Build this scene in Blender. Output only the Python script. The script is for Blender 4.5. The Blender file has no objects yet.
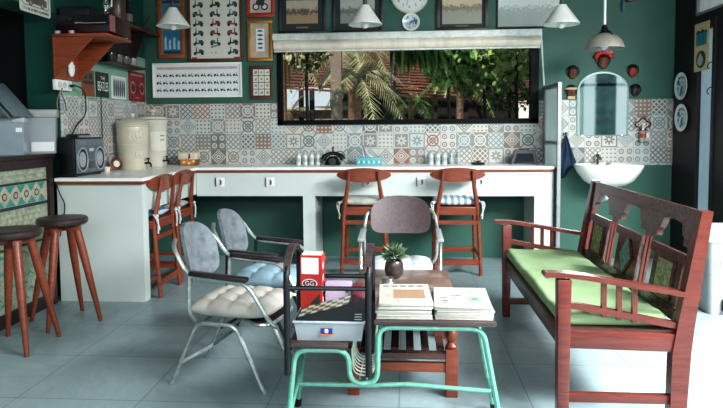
import bpy, bmesh, math, random
from math import sin, cos, pi, radians, sqrt
from mathutils import Vector, Matrix, Euler
random.seed(7)
SC = bpy.context.scene
COL = SC.collection
V = Vector

# ------------------------------------------------------------------ helpers
MW = {}
def matrix_of(o):
    return MW.get(o.name, Matrix.Identity(4)) if o else Matrix.Identity(4)

def tag(o, label=None, cat=None, group=None, kind=None):
    if label: o['label'] = label
    if cat: o['category'] = cat
    if group: o['group'] = group
    if kind: o['kind'] = kind
    return o

def thing(name, label, cat, loc=(0, 0, 0), rz=0, group=None):
    o = bpy.data.objects.new(name, None)
    o.empty_display_size = 0.05
    COL.objects.link(o)
    o.location = loc; o.rotation_euler = (0, 0, rz)
    MW[o.name] = Matrix.Translation(loc) @ Matrix.Rotation(rz, 4, 'Z')
    return tag(o, label, cat, group)

def dup(root, loc=None, rz=None, label=None, group=None):
    def rec(o, par):
        c = o.copy(); COL.objects.link(c)
        MW[c.name] = matrix_of(o)
        if par:
            c.parent = par
        for ch in list(o.children):
            rec(ch, c)
        return c
    r = rec(root, None)
    if loc is not None: r.location = loc
    if rz is not None: r.rotation_euler = (0, 0, rz)
    if label: r['label'] = label
    if group: r['group'] = group
    return r

class MB:
    def __init__(s):
        s.bm = bmesh.new(); s.mi = 0
    def m(s, i):
        s.mi = i; return s
    def face(s, vs):
        try:
            f = s.bm.faces.new(vs); f.material_index = s.mi; return f
        except ValueError:
            return None
    def poly(s, pts):
        return s.face([s.bm.verts.new(p) for p in pts])
    def poly4(s, pts):
        s.poly(pts); return s
    def box(s, c, size, rot=None, bev=0.0, seg=2):
        c = V(c); h = V(size) / 2
        M = rot.to_matrix() if isinstance(rot, Euler) else (Matrix.Rotation(rot, 3, 'Z') if rot is not None else Matrix.Identity(3))
        vs = []
        for x in (-1, 1):
            for y in (-1, 1):
                for z in (-1, 1):
                    vs.append(s.bm.verts.new(c + M @ V((x*h.x, y*h.y, z*h.z))))
        idx = [(0,1,3,2),(4,6,7,5),(0,4,5,1),(2,3,7,6),(0,2,6,4),(1,5,7,3)]
        fs = [s.face([vs[i] for i in q]) for q in idx]
        if bev > 0:
            es = list({e for f in fs for e in f.edges})
            r = bmesh.ops.bevel(s.bm, geom=es, offset=min(bev, min(size)*0.45), segments=seg, affect='EDGES', profile=0.5)
            for f in r['faces']: f.material_index = s.mi
        return s
    def b2(s, x0, x1, y0, y1, z0, z1, bev=0.0):
        return s.box(((x0+x1)/2, (y0+y1)/2, (z0+z1)/2), (abs(x1-x0), abs(y1-y0), abs(z1-z0)), None, bev)
    def beam(s, a, b, w, h, up=(0, 0, 1), bev=0.0, w2=None, h2=None):
        a = V(a); b = V(b); d = (b-a).normalized(); up = V(up)
        sd = d.cross(up)
        if sd.length < 1e-4: sd = d.cross(V((1, 0, 0)))
        sd.normalize(); u = sd.cross(d).normalized()
        w2 = w if w2 is None else w2; h2 = h if h2 is None else h2
        vs = []
        for p, ww, hh in ((a, w, h), (b, w2, h2)):
            for i, j in ((-1,-1),(1,-1),(1,1),(-1,1)):
                vs.append(s.bm.verts.new(p + sd*(i*ww/2) + u*(j*hh/2)))
        fs = [s.face(vs[0:4][::-1]), s.face(vs[4:8])]
        for i in range(4):
            j = (i+1) % 4
            fs.append(s.face([vs[i], vs[j], vs[4+j], vs[4+i]]))
        if bev > 0:
            es = list({e for f in fs for e in f.edges})
            r = bmesh.ops.bevel(s.bm, geom=es, offset=min(bev, min(w, h, w2, h2)*0.45), segments=2, affect='EDGES', profile=0.5)
            for f in r['faces']: f.material_index = s.mi
        return s
    def tube(s, pts, r, seg=8, closed=False, flat=1.0):
        pts = [V(p) for p in pts]; n = len(pts)
        rs = r if isinstance(r, (list, tuple)) else [r]*n
        rings = []
        prev = None
        for i, p in enumerate(pts):
            if closed:
                d = pts[(i+1) % n] - pts[i-1]
            else:
                d = pts[min(i+1, n-1)] - pts[max(i-1, 0)]
            d.normalize()
            if prev is None:
                ref = V((0, 0, 1)) if abs(d.z) < 0.9 else V((1, 0, 0))
                a = d.cross(ref).normalized()
            else:
                a = (prev - d*prev.dot(d))
                a = a.normalized() if a.length > 1e-6 else d.orthogonal().normalized()
            prev = a
            b = d.cross(a)
            rings.append([s.bm.verts.new(p + (a*cos(2*pi*k/seg) + b*sin(2*pi*k/seg)*flat)*rs[i]) for k in range(seg)])
        m = n if closed else n-1
        for i in range(m):
            A, B = rings[i], rings[(i+1) % n]
            for k in range(seg):
                l = (k+1) % seg
                s.face([A[k], A[l], B[l], B[k]])
        if not closed:
            s.face(rings[0][::-1]); s.face(rings[-1])
        return s
    def lathe(s, prof, c=(0, 0, 0), seg=24, rot=None, arc=2*pi):
        c = V(c); M = rot.to_matrix() if isinstance(rot, Euler) else Matrix.Identity(3)
        rings = []
        for r, z in prof:
            if r < 1e-5:
                rings.append([s.bm.verts.new(c + M @ V((0, 0, z)))])
            else:
                rings.append([s.bm.verts.new(c + M @ V((r*cos(2*pi*k/seg), r*sin(2*pi*k/seg), z))) for k in range(seg)])
        for i in range(len(rings)-1):
            A, B = rings[i], rings[i+1]
            for k in range(seg):
                l = (k+1) % seg
                if len(A) == 1 and len(B) == 1: continue
                if len(A) == 1: s.face([A[0], B[l], B[k]])
                elif len(B) == 1: s.face([A[k], A[l], B[0]])
                else: s.face([A[k], A[l], B[l], B[k]])
        return s
    def sphere(s, c, r, scale=(1, 1, 1), seg=14, rings=8, rot=None):
        prof = [(r*sin(pi*i/rings) if 0 < i < rings else 0, -r*cos(pi*i/rings)) for i in range(rings+1)]
        M = rot.to_matrix() if isinstance(rot, Euler) else Matrix.Identity(3)
        t = MB(); t.lathe(prof, (0, 0, 0), seg)
        for v in t.bm.verts:
            v.co = V(c) + M @ V((v.co.x*scale[0], v.co.y*scale[1], v.co.z*scale[2]))
        s.join(t); return s
    def join(s, t, M=None):
        vm = {}
        for v in t.bm.verts:
            vm[v] = s.bm.verts.new(M @ v.co if M is not None else v.co)
        for f in t.bm.faces:
            try:
                g = s.bm.faces.new([vm[v] for v in f.verts]); g.material_index = s.mi
            except ValueError:
                pass
        t.bm.free(); return s
    def prism(s, poly, o, ux, uy, depth):
        """poly in 2D, placed at o with axes ux, uy; extruded along ux x uy by depth"""
        o = V(o); ux = V(ux).normalized(); uy = V(uy).normalized(); n = ux.cross(uy)
        A = [s.bm.verts.new(o + ux*p[0] + uy*p[1]) for p in poly]
        B = [s.bm.verts.new(o + ux*p[0] + uy*p[1] + n*depth) for p in poly]
        s.face(A[::-1]); s.face(B)
        k = len(poly)
        for i in range(k):
            j = (i+1) % k
            s.face([A[i], A[j], B[j], B[i]])
        return s
    def flat(s, poly, o, ux, uy):
        o = V(o); ux = V(ux); uy = V(uy)
        return s.poly([o + ux*p[0] + uy*p[1] for p in poly])
    def surf(s, fn, nu, nv, cu=False, cv=False):
        g = [[s.bm.verts.new(fn(i/(nu if cu else nu-1), j/(nv if cv else nv-1))) for j in range(nv)] for i in range(nu)]
        for i in range(nu if cu else nu-1):
            for j in range(nv if cv else nv-1):
                i2, j2 = (i+1) % nu, (j+1) % nv
                s.face([g[i][j], g[i2][j], g[i2][j2], g[i][j2]])
        return s
    def text(s, body, o, ux, uy, size, align='CENTER', lift=0.0):
        cu = bpy.data.curves.new('lettering', 'FONT'); cu.body = body; cu.size = size
        cu.align_x = align; cu.align_y = 'CENTER'
        ob = bpy.data.objects.new('lettering', cu); COL.objects.link(ob)
        dg = bpy.context.evaluated_depsgraph_get()
        me = bpy.data.meshes.new_from_object(ob.evaluated_get(dg))
        bpy.data.objects.remove(ob); bpy.data.curves.remove(cu)
        o = V(o); ux = V(ux).normalized(); uy = V(uy).normalized(); n = ux.cross(uy)
        vs = [s.bm.verts.new(o + ux*v.co.x + uy*v.co.y + n*lift) for v in me.vertices]
        for p in me.polygons:
            s.face([vs[i] for i in p.vertices])
        bpy.data.meshes.remove(me)
        return s
    def build(s, name, mat, parent=None, smooth=True, angle=40, world=True, norm=True):
        if norm:
            bmesh.ops.recalc_face_normals(s.bm, faces=s.bm.faces[:])
        if world and parent is not None:
            s.bm.transform(matrix_of(parent).inverted())
        me = bpy.data.meshes.new(name)
        s.bm.to_mesh(me); s.bm.free()
        for m_ in (mat if isinstance(mat, (list, tuple)) else [mat]):
            me.materials.append(m_)
        if smooth:
            for p in me.polygons: p.use_smooth = True
            me.set_sharp_from_angle(angle=radians(angle))
        o = bpy.data.objects.new(name, me); COL.objects.link(o)
        if parent is not None:
            o.parent = parent; MW[o.name] = matrix_of(parent)
        return o

def struct(o):
    o['kind'] = 'structure'; return o
def circle(cx, cy, r, n=16, ry=None):
    ry = r if ry is None else ry
    return [(cx + r*cos(2*pi*k/n), cy + ry*sin(2*pi*k/n)) for k in range(n)]
def bez(pts, n=6, rad=0.03):
    """round the corners of a polyline"""
    pts = [V(p) for p in pts]; out = [pts[0]]
    for i in range(1, len(pts)-1):
        a, b, c = pts[i-1], pts[i], pts[i+1]
        r1 = min(rad, (a-b).length*0.48); r2 = min(rad, (c-b).length*0.48)
        p = b + (a-b).normalized()*r1; q = b + (c-b).normalized()*r2
        for k in range(n+1):
            t = k/n
            out.append(p*(1-t)**2 + b*2*t*(1-t) + q*t*t)
    out.append(pts[-1]); return out

# ------------------------------------------------------------------ materials
def srgb(r, g, b):
    f = lambda c: (c/255/12.92) if c/255 <= 0.04045 else ((c/255+0.055)/1.055)**2.4
    return (f(r), f(g), f(b), 1)

class NT:
    def __init__(s, name):
        s.mat = bpy.data.materials.new(name); s.mat.use_nodes = True
        s.t = s.mat.node_tree; s.t.nodes.clear()
        s.out = s.t.nodes.new('ShaderNodeOutputMaterial')
    def n(s, typ, **kw):
        nd = s.t.nodes.new(typ)
        for k, v in kw.items(): setattr(nd, k, v)
        return nd
    def put(s, sock, v):
        if isinstance(v, bpy.types.NodeSocket): s.t.links.new(v, sock)
        elif v is not None: sock.default_value = v
    def math(s, op, a, b=None, c=None):
        nd = s.n('ShaderNodeMath', operation=op)
        s.put(nd.inputs[0], a)
        if b is not None: s.put(nd.inputs[1], b)
        if c is not None: s.put(nd.inputs[2], c)
        return nd.outputs[0]
    def mix(s, f, a, b, blend='MIX'):
        nd = s.n('ShaderNodeMix', data_type='RGBA', blend_type=blend)
        s.put(nd.inputs[0], f); s.put(nd.inputs[6], a); s.put(nd.inputs[7], b)
        return nd.outputs[2]
    def ramp(s, f, stops):
        nd = s.n('ShaderNodeValToRGB'); cr = nd.color_ramp
        while len(cr.elements) < len(stops): cr.elements.new(0.5)
        for e, (p, c) in zip(cr.elements, stops): e.position = p; e.color = c
        s.put(nd.inputs[0], f); return nd.outputs[0]
    def noise(s, vec, scale, detail=4, rough=0.6, dist=0.0):
        nd = s.n('ShaderNodeTexNoise'); s.put(nd.inputs['Vector'], vec)
        nd.inputs['Scale'].default_value = scale; nd.inputs['Detail'].default_value = detail
        nd.inputs['Roughness'].default_value = rough; nd.inputs['Distortion'].default_value = dist
        return nd.outputs['Fac']
    def obj(s): return s.n('ShaderNodeTexCoord').outputs['Object']
    def gen(s): return s.n('ShaderNodeTexCoord').outputs['Generated']
    def xyz(s, vec):
        nd = s.n('ShaderNodeSeparateXYZ'); s.put(nd.inputs[0], vec); return nd.outputs
    def comb(s, x, y, z=0.0):
        nd = s.n('ShaderNodeCombineXYZ')
        for i, v in enumerate((x, y, z)): s.put(nd.inputs[i], v)
        return nd.outputs[0]
    def scale(s, vec, sc):
        nd = s.n('ShaderNodeMapping'); s.put(nd.inputs[0], vec); nd.inputs['Scale'].default_value = sc; return nd.outputs[0]
    def bsdf(s, col, rough=0.5, metal=0.0, bump=None, bstr=0.2, bdist=0.005, spec=0.5, **kw):
        nd = s.n('ShaderNodeBsdfPrincipled')
        s.put(nd.inputs['Base Color'], col); s.put(nd.inputs['Roughness'], rough)
        nd.inputs['Metallic'].default_value = metal
        nd.inputs['Specular IOR Level'].default_value = spec
        for k, v in kw.items(): s.put(nd.inputs[k], v)
        if bump is not None:
            b = s.n('ShaderNodeBump'); b.inputs['Strength'].default_value = bstr; b.inputs['Distance'].default_value = bdist
            s.put(b.inputs['Height'], bump); s.t.links.new(b.outputs[0], nd.inputs['Normal'])
        s.t.links.new(nd.outputs[0], s.out.inputs[0])
        return s.mat

def M(name, rgb, rough=0.5, metal=0.0, var=0.12, sc=18, bump=0.0, spec=0.5, **kw):
    t = NT(name); c = srgb(*rgb); nz = t.noise(t.obj(), sc, 3)
    d = tuple(max(0, x*(1-var*1.4)) for x in c[:3])+(1,); l = tuple(min(1, x*(1+var)) for x in c[:3])+(1,)
    col = t.ramp(nz, [(0.3, d), (0.7, l)])
    return t.bsdf(col, rough, metal, nz if bump else None, bump, spec=spec, **kw)

def wood(name, dark, light, rough=0.35, sc=(3, 30, 30), spec=0.5, wear=None):
    t = NT(name); v = t.scale(t.obj(), sc)
    n1 = t.noise(v, 1.6, 5, 0.65, 0.6)
    col = t.ramp(n1, [(0.28, srgb(*dark)), (0.72, srgb(*light))])
    if wear:
        n2 = t.noise(t.obj(), 7, 5, 0.7)
        f = t.ramp(n2, [(0.52, (0, 0, 0, 1)), (0.68, (1, 1, 1, 1))])
        col = t.mix(f, col, srgb(*wear))
    return t.bsdf(col, rough, 0, n1, 0.12, spec=spec)

def emis_leaf(name, a, b, rough=0.5):
    t = NT(name); n1 = t.noise(t.obj(), 9, 3)
    col = t.ramp(n1, [(0.35, srgb(*a)), (0.65, srgb(*b))])
    return t.bsdf(col, rough, 0, spec=0.3)

MT = {}
MT['green_wall'] = None
def wall_paint(name, rgb, amt=0.15):
    t = NT(name); o = t.obj()
    n1 = t.noise(o, 1.3, 4); n2 = t.noise(o, 60, 2)
    c = srgb(*rgb)
    col = t.ramp(n1, [(0.3, tuple(x*(1-amt) for x in c[:3])+(1,)), (0.7, tuple(x*(1+amt) for x in c[:3])+(1,))])
    return t.bsdf(col, 0.55, 0, n2, 0.06, spec=0.35)
green = wall_paint('green_paint', (58, 98, 86))
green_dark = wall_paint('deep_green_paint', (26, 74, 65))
sage = wall_paint('sage_paint', (128, 166, 144), 0.08)
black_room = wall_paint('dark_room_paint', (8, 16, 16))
ceil_m = wall_paint('ceiling_paint', (90, 110, 104), 0.05)
purple_dark = wood('purple_wood_and_wall_shade', (20, 12, 16), (38, 24, 30), 0.5)

def tile_mat(name, axis):
    t = NT(name); X, Y, Z = t.xyz(t.obj())
    u = Y if axis == 'y' else X
    P = 0.155
    su = t.math('DIVIDE', t.math('ADD', u, 10.03), P); sv = t.math('DIVIDE', t.math('SUBTRACT', Z, 0.938), P)
    cu = t.math('FLOOR', su); cv = t.math('FLOOR', sv)
    fx = t.math('SUBTRACT', t.math('FRACT', su), 0.5); fy = t.math('SUBTRACT', t.math('FRACT', sv), 0.5)
    def wn(off):
        w = t.n('ShaderNodeTexWhiteNoise', noise_dimensions='3D'); s_ = t.comb(cu, cv, off)
        t.put(w.inputs['Vector'], s_); return w.outputs['Value']
    r1, r2, r3 = wn(1.0), wn(7.3), wn(13.1)
    ax, ay = t.math('ABSOLUTE', fx), t.math('ABSOLUTE', fy)
    rad = t.math('SQRT', t.math('ADD', t.math('MULTIPLY', fx, fx), t.math('MULTIPLY', fy, fy)))
    lt = lambda a, b: t.math('LESS_THAN', a, b)
    gt = lambda a, b: t.math('GREATER_THAN', a, b)
    mul = lambda a, b: t.math('MULTIPLY', a, b)
    mx = lambda a, b: t.math('MAXIMUM', a, b)
    def ring(d, c, w): return lt(t.math('ABSOLUTE', t.math('SUBTRACT', d, c)), w)
    man = t.math('ADD', ax, ay)
    # A diagonal lattice
    def lat(k):
        a = t.math('ABSOLUTE', t.math('SUBTRACT', t.math('FRACT', mul(t.math('ADD', fx, fy), k)), 0.5))
        b = t.math('ABSOLUTE', t.math('SUBTRACT', t.math('FRACT', mul(t.math('SUBTRACT', fx, fy), k)), 0.5))
        return t.math('MINIMUM', a, b)
    A = lt(lat(3.0), 0.14)
    # B 2x2 rings
    def cell(k):
        gx = t.math('SUBTRACT', t.math('FRACT', mul(t.math('ADD', fx, 0.5), k)), 0.5)
        gy = t.math('SUBTRACT', t.math('FRACT', mul(t.math('ADD', fy, 0.5), k)), 0.5)
        return t.math('SQRT', t.math('ADD', mul(gx, gx), mul(gy, gy)))
    d2 = cell(2.0); d4 = cell(4.0)
    B = mx(ring(d2, 0.27, 0.08), lt(d2, 0.08))
    # C diamond
    Cm = mx(mx(ring(man, 0.46, 0.04), ring(man, 0.30, 0.035)), ring(rad, 0.11, 0.04))
    # D flower
    th = t.math('ARCTAN2', fy, fx)
    pet = t.math('ADD', 0.26, mul(t.math('COSINE', mul(th, 8.0)), 0.10))
    D = mx(mul(lt(rad, pet), gt(rad, 0.09)), ring(mx(ax, ay), 0.45, 0.03))
    # E dots
    Em = lt(d4, 0.24)
    # F star lattice
    Fm = mx(lt(t.math('ABSOLUTE', t.math('SUBTRACT', ax, ay)), 0.05), mx(ring(rad, 0.34, 0.045), ring(man, 0.2, 0.05)))
    m = A
    for thr, pat in ((0.2, B), (0.36, Cm), (0.52, D), (0.67, Em), (0.82, Fm)):
        m = t.math('ADD', mul(m, lt(r1, thr)), mul(pat, gt(r1, thr)))
    # light or dark polarity
    pol = gt(r3, 0.7)
    m = t.math('ABSOLUTE', t.math('SUBTRACT', m, pol))
    lightc = t.ramp(r2, [(0.0, srgb(200, 199, 190)), (0.5, srgb(188, 194, 191)), (1.0, srgb(200, 194, 184))])
    inkc = t.ramp(wn(23.7), [(0.0, srgb(110, 114, 112)), (0.3, srgb(136, 134, 127)), (0.62, srgb(130, 144, 147)), (0.82, srgb(134, 118, 106)), (0.95, srgb(142, 102, 88)), (1.0, srgb(138, 96, 82))])
    inkc.node.color_ramp.interpolation = 'CONSTANT'
    col = t.mix(m, lightc, inkc)
    edge = gt(mx(ax, ay), 0.487)
    col = t.mix(edge, col, srgb(150, 152, 148))
    return t.bsdf(col, 0.28, 0, spec=0.5)
tile_x = tile_mat('patterned_tiles_back', 'x'); tile_y = tile_mat('patterned_tiles_side', 'y')

def floor_mat():
    t = NT('grey_slate_floor_tiles'); o = t.obj(); X, Y, Z = t.xyz(o)
    su = t.math('DIVIDE', t.math('ADD', X, 9.95), 0.62); sv = t.math('DIVIDE', t.math('ADD', Y, 10.355), 0.545)
    fu = t.math('ABSOLUTE', t.math('SUBTRACT', t.math('FRACT', su), 0.5)); fv = t.math('ABSOLUTE', t.math('SUBTRACT', t.math('FRACT', sv), 0.5))
    j = t.math('MAXIMUM', t.math('GREATER_THAN', fu, 0.495), t.math('GREATER_THAN', fv, 0.4945))
    w = t.n('ShaderNodeTexWhiteNoise', noise_dimensions='3D')
    t.put(w.inputs['Vector'], t.comb(t.math('FLOOR', su), t.math('FLOOR', sv), 3.0))
    rot = t.n('ShaderNodeVectorRotate', rotation_type='Z_AXIS'); t.put(rot.inputs['Vector'], o); t.put(rot.inputs['Angle'], t.math('MULTIPLY', w.outputs['Value'], 6.0))
    sv_ = t.scale(rot.outputs[0], (2.4, 6.0, 1))
    n1 = t.noise(sv_, 2.6, 9, 0.72, 0.6); n2 = t.noise(o, 1.1, 4, 0.6)
    col = t.ramp(n1, [(0.3, srgb(140, 158, 162)), (0.5, srgb(148, 167, 170)), (0.7, srgb(160, 176, 178))])
    col = t.mix(t.math('MULTIPLY', n2, 0.5), col, srgb(122, 148, 154))
    col = t.mix(t.math('MULTIPLY', w.outputs['Value'], 0.14), col, srgb(100, 122, 128))
    col = t.mix(t.math('MULTIPLY', j, 0.5), col, srgb(58, 72, 76))
    h = t.math('SUBTRACT', n1, t.math('MULTIPLY', j, 1.5))
    return t.bsdf(col, t.ramp(n1, [(0.3, (0.42,)*3+(1,)), (0.7, (0.3,)*3+(1,))]), 0, h, 0.12, spec=0.5)
floor_m = floor_mat()

white_paint = M('white_counter_paint', (202, 212, 208), 0.45, var=0.03, sc=4)
white_top = M('white_worktop', (240, 242, 238), 0.3, var=0.03, sc=6)
brown_edge = wood('worktop_brown_edge', (92, 44, 26), (140, 72, 44), 0.4)
red_wood = wood('reddish_brown_wood', (100, 48, 34), (142, 74, 50), 0.32)
stool_seat_wood = wood('dark_stool_wood', (38, 28, 28), (66, 50, 48), 0.4, wear=(92, 78, 74))
bench_wood = wood('mahogany_bench_wood', (78, 36, 31), (108, 52, 43), 0.26)
bench_dark = wood('dark_bench_wood', (56, 34, 32), (96, 66, 60), 0.24)
shelf_wood = wood('orange_shelf_wood', (120, 58, 34), (160, 84, 50), 0.45)
table_wood = wood('worn_brown_table_wood', (92, 68, 58), (132, 104, 90), 0.28, wear=(156, 140, 128))
board_wood = wood('dark_grey_brown_board', (50, 40, 40), (78, 66, 64), 0.4)
frame_dark = wood('dark_frame_wood', (30, 20, 22), (54, 38, 38), 0.4)
frame_brown = wood('brown_frame_wood', (74, 38, 24), (108, 60, 38), 0.4)
frame_orange = wood('orange_frame_wood', (130, 66, 38), (168, 92, 56), 0.4)
frame_red = wood('red_frame_wood', (140, 44, 30), (176, 66, 46), 0.4)
gold = M('gold_frame', (172, 124, 64), 0.35, 0.5)
chrome = M('worn_grey_metal', (182, 190, 186), 0.32, 0.75, var=0.2, sc=30)
chrome_b = M('bright_metal', (200, 206, 206), 0.2, 0.9)
alu = M('aluminium_frame', (150, 152, 152), 0.4, 0.5)
black_metal = M('black_metal', (22, 24, 28), 0.4, 0.2)
black_plastic = M('black_plastic', (18, 20, 24), 0.35)
rubber = M('black_rubber', (14, 14, 15), 0.7)
mint = M('mint_enamel', (98, 156, 138), 0.35, var=0.1, sc=40)
grey_plate = M('mottled_grey_plate', (106, 114, 119), 0.28, var=0.3)
brown_plate = wood('brown_back_plate', (66, 54, 56), (92, 78, 80), 0.4)
arm_black = wood('dark_arm_pad', (26, 20, 24), (52, 42, 46), 0.3)
def cloth(name, rgb, var=0.1, sc=120):
    t = NT(name); n1 = t.noise(t.obj(), sc, 2); n2 = t.noise(t.obj(), 9, 3); c = srgb(*rgb)
    col = t.ramp(n2, [(0.3, tuple(x*(1-var*1.6) for x in c[:3])+(1,)), (0.7, tuple(min(1, x*(1+var)) for x in c[:3])+(1,))])
    return t.bsdf(col, 0.85, 0, n1, 0.25, 0.003, spec=0.2)
green_cloth = cloth('green_cushion_cloth', (150, 176, 134), 0.06)
beige_cloth = cloth('beige_cushion_cloth', (170, 168, 160))
blue_cloth = cloth('pale_blue_cushion_cloth', (140, 166, 178))
white_cloth = cloth('white_cushion_cloth', (196, 202, 204))
grey_cloth = cloth('grey_cushion_cloth', (176, 180, 170), 0.2, 60)
navy_cloth = cloth('navy_towel_cloth', (44, 62, 82))
def striped(name, a, b, k, axis=0):
    t = NT(name); c = t.xyz(t.obj()); f = t.math('GREATER_THAN', t.math('SINE', t.math('MULTIPLY', c[axis], k)), 0.1)
    return t.bsdf(t.mix(f, srgb(*a), srgb(*b)), 0.85, 0, spec=0.2)
blue_check = striped('blue_white_cushion_cloth', (206, 216, 222), (128, 152, 170), 110)
blue_print = striped('blue_print_cushion_cloth', (186, 204, 212), (84, 112, 136), 75, 1)
ceramic = M('white_ceramic', (226, 228, 222), 0.15, var=0.04, sc=5)
stone = M('cream_stoneware', (196, 190, 172), 0.25, var=0.06, sc=7)
stone2 = M('pale_stoneware', (204, 200, 186), 0.25, var=0.06, sc=7)
milk = M('white_glass_shade', (236, 236, 230), 0.3, var=0.03)
paper = M('poster_paper', (214, 212, 198), 0.6, var=0.04, sc=5)
paper_w = M('white_paper', (224, 228, 226), 0.6, var=0.03, sc=5)
ink = M('dark_ink', (44, 50, 56), 0.6); ink_blue = M('blue_ink', (60, 88, 108), 0.6)
ink_green = M('green_ink', (52, 92, 84), 0.6); ink_red = M('red_ink', (150, 70, 58), 0.6); ink_grey = M('grey_ink', (140, 140, 136), 0.6)
ink_pink = M('faded_pink_ink', (196, 172, 172), 0.6); ink_ochre = M('ochre_ink', (176, 140, 86), 0.6)
white_p = M('white_plastic', (232, 234, 230), 0.4, var=0.02)
grey_p = M('grey_plastic', (150, 154, 154), 0.45, var=0.05)
clear_grey = M('cloudy_grey_plastic', (152, 160, 164), 0.3, var=0.06, sc=6)
silver_p = M('silver_plastic', (150, 158, 164), 0.35, 0.3, var=0.06)
red_card = M('red_carton', (178, 44, 38), 0.4, var=0.05)
lilac_card = M('lilac_carton', (186, 168, 192), 0.5, var=0.04)
maroon = M('maroon_card', (112, 44, 56), 0.5)
teal_card = M('teal_carton', (100, 172, 180), 0.5, var=0.05)
cream_m = M('cream_board', (206, 182, 140), 0.6)
red_paint = M('red_paint', (172, 36, 32), 0.4)
terracotta = M('terracotta', (168, 88, 50), 0.6)
skin_dark = wood('carved_brown_wood', (84, 46, 34), (128, 76, 54), 0.5)
hair_black = M('black_paint', (16, 18, 20), 0.5)
sea_teal = M('teal_print', (46, 130, 144), 0.6); deep_blue = M('deep_blue_print', (34, 60, 82), 0.6)
poster_brown = M('brown_poster', (128, 76, 46), 0.6); poster_black = M('dark_poster', (38, 50, 52), 0.6); poster_red = M('red_poster', (124, 34, 36), 0.6)
mirror_t = NT('mirror_glass'); mirror_m = mirror_t.bsdf(mirror_t.ramp(mirror_t.noise(mirror_t.obj(), 3, 2), [(0.3, (0.72, 0.86, 0.85, 1)), (0.7, (0.8, 0.92, 0.9, 1))]), 0.03, 1.0)

def glass_mat(name, tint=(1, 1, 1, 1), gl=0.08, rough=0.02):
    t = NT(name); tr = t.n('ShaderNodeBsdfTransparent'); tr.inputs[0].default_value = tint
    g = t.n('ShaderNodeBsdfGlossy'); g.inputs['Roughness'].default_value = rough
    mx = t.n('ShaderNodeMixShader'); nz = t.noise(t.obj(), 2, 1)
    t.put(mx.inputs[0], t.math('MULTIPLY', t.math('ADD', nz, 0.5), gl))
    t.t.links.new(tr.outputs[0], mx.inputs[1]); t.t.links.new(g.outputs[0], mx.inputs[2]); t.t.links.new(mx.outputs[0], t.out.inputs[0])
    return t.mat
window_glass = glass_mat('window_glass', (0.97, 0.98, 0.98, 1), 0.0005)
def frosted(name, col, trans=0.7):
    t = NT(name); a = t.n('ShaderNodeBsdfTranslucent'); b = t.n('ShaderNodeBsdfPrincipled')
    n1 = t.noise(t.scale(t.obj(), (6, 6, 1)), 2, 3)
    c = t.ramp(n1, [(0.3, tuple(x*0.8 for x in srgb(*col)[:3])+(1,)), (0.7, srgb(*col))])
    t.put(a.inputs[0], c); t.put(b.inputs['Base Color'], c); b.inputs['Roughness'].default_value = 0.25
    mx = t.n('ShaderNodeMixShader'); mx.inputs[0].default_value = 1-trans
    t.t.links.new(a.outputs[0], mx.inputs[1]); t.t.links.new(b.outputs[0], mx.inputs[2]); t.t.links.new(mx.outputs[0], t.out.inputs[0])
    return t.mat
door_glass = frosted('pale_blue_frosted_glass', (206, 224, 232)); part_glass = frosted('green_white_frosted_glass', (214, 236, 234), 0.35)
transom_glass = frosted('white_frosted_glass', (240, 244, 240), 0.7)
blind_cloth = frosted('cream_blind_cloth', (248, 238, 220), 0.05)

def photo_mat(name, sky, mid, ground, k=5.0, horizon=0.55):
    t = NT(name); g = t.gen(); X, Y, Z = t.xyz(g)
    v = t.comb(X, Z, 0.0)
    n1 = t.noise(t.scale(v, (2.2, 1.2, 1)), k, 6, 0.65); n2 = t.noise(t.scale(v, (3, 9, 1)), k, 5, 0.7)
    n3 = t.noise(t.scale(v, (5, 5, 1)), k*1.5, 6, 0.75); h = t.math('ADD', t.math('ADD', Z, t.math('MULTIPLY', t.math('SUBTRACT', n1, 0.5), 0.7)), t.math('MULTIPLY', t.math('SUBTRACT', n3, 0.5), 0.6))
    col = t.mix(n2, srgb(*ground), tuple(x*0.45 for x in srgb(*ground)[:3])+(1,))
    col = t.mix(t.math('GREATER_THAN', h, horizon-0.15), col, t.mix(n2, srgb(*mid), tuple(x*0.4 for x in srgb(*mid)[:3])+(1,)))
    f_ = t.ramp(h, [(horizon+0.02, (0, 0, 0, 1)), (min(0.99, horizon+0.10), (1, 1, 1, 1))]); col = t.mix(f_, col, t.mix(t.math('MULTIPLY', n1, 0.5), srgb(*sky), srgb(*mid)))
    return t.bsdf(col, 0.35, 0, spec=0.4)
sepia1 = photo_mat('sepia_photograph_trees', (196, 186, 166), (112, 98, 84), (186, 158, 122))
sepia2 = photo_mat('grey_photograph_palms', (186, 190, 182), (126, 132, 124), (160, 164, 154), 4)
sepia3 = photo_mat('sepia_photograph_beach', (216, 198, 170), (156, 146, 126), (176, 176, 158), 6, 0.7)
grey4 = photo_mat('grey_photograph_street', (214, 222, 216), (176, 188, 182), (160, 176, 170), 12, 0.5)

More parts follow.
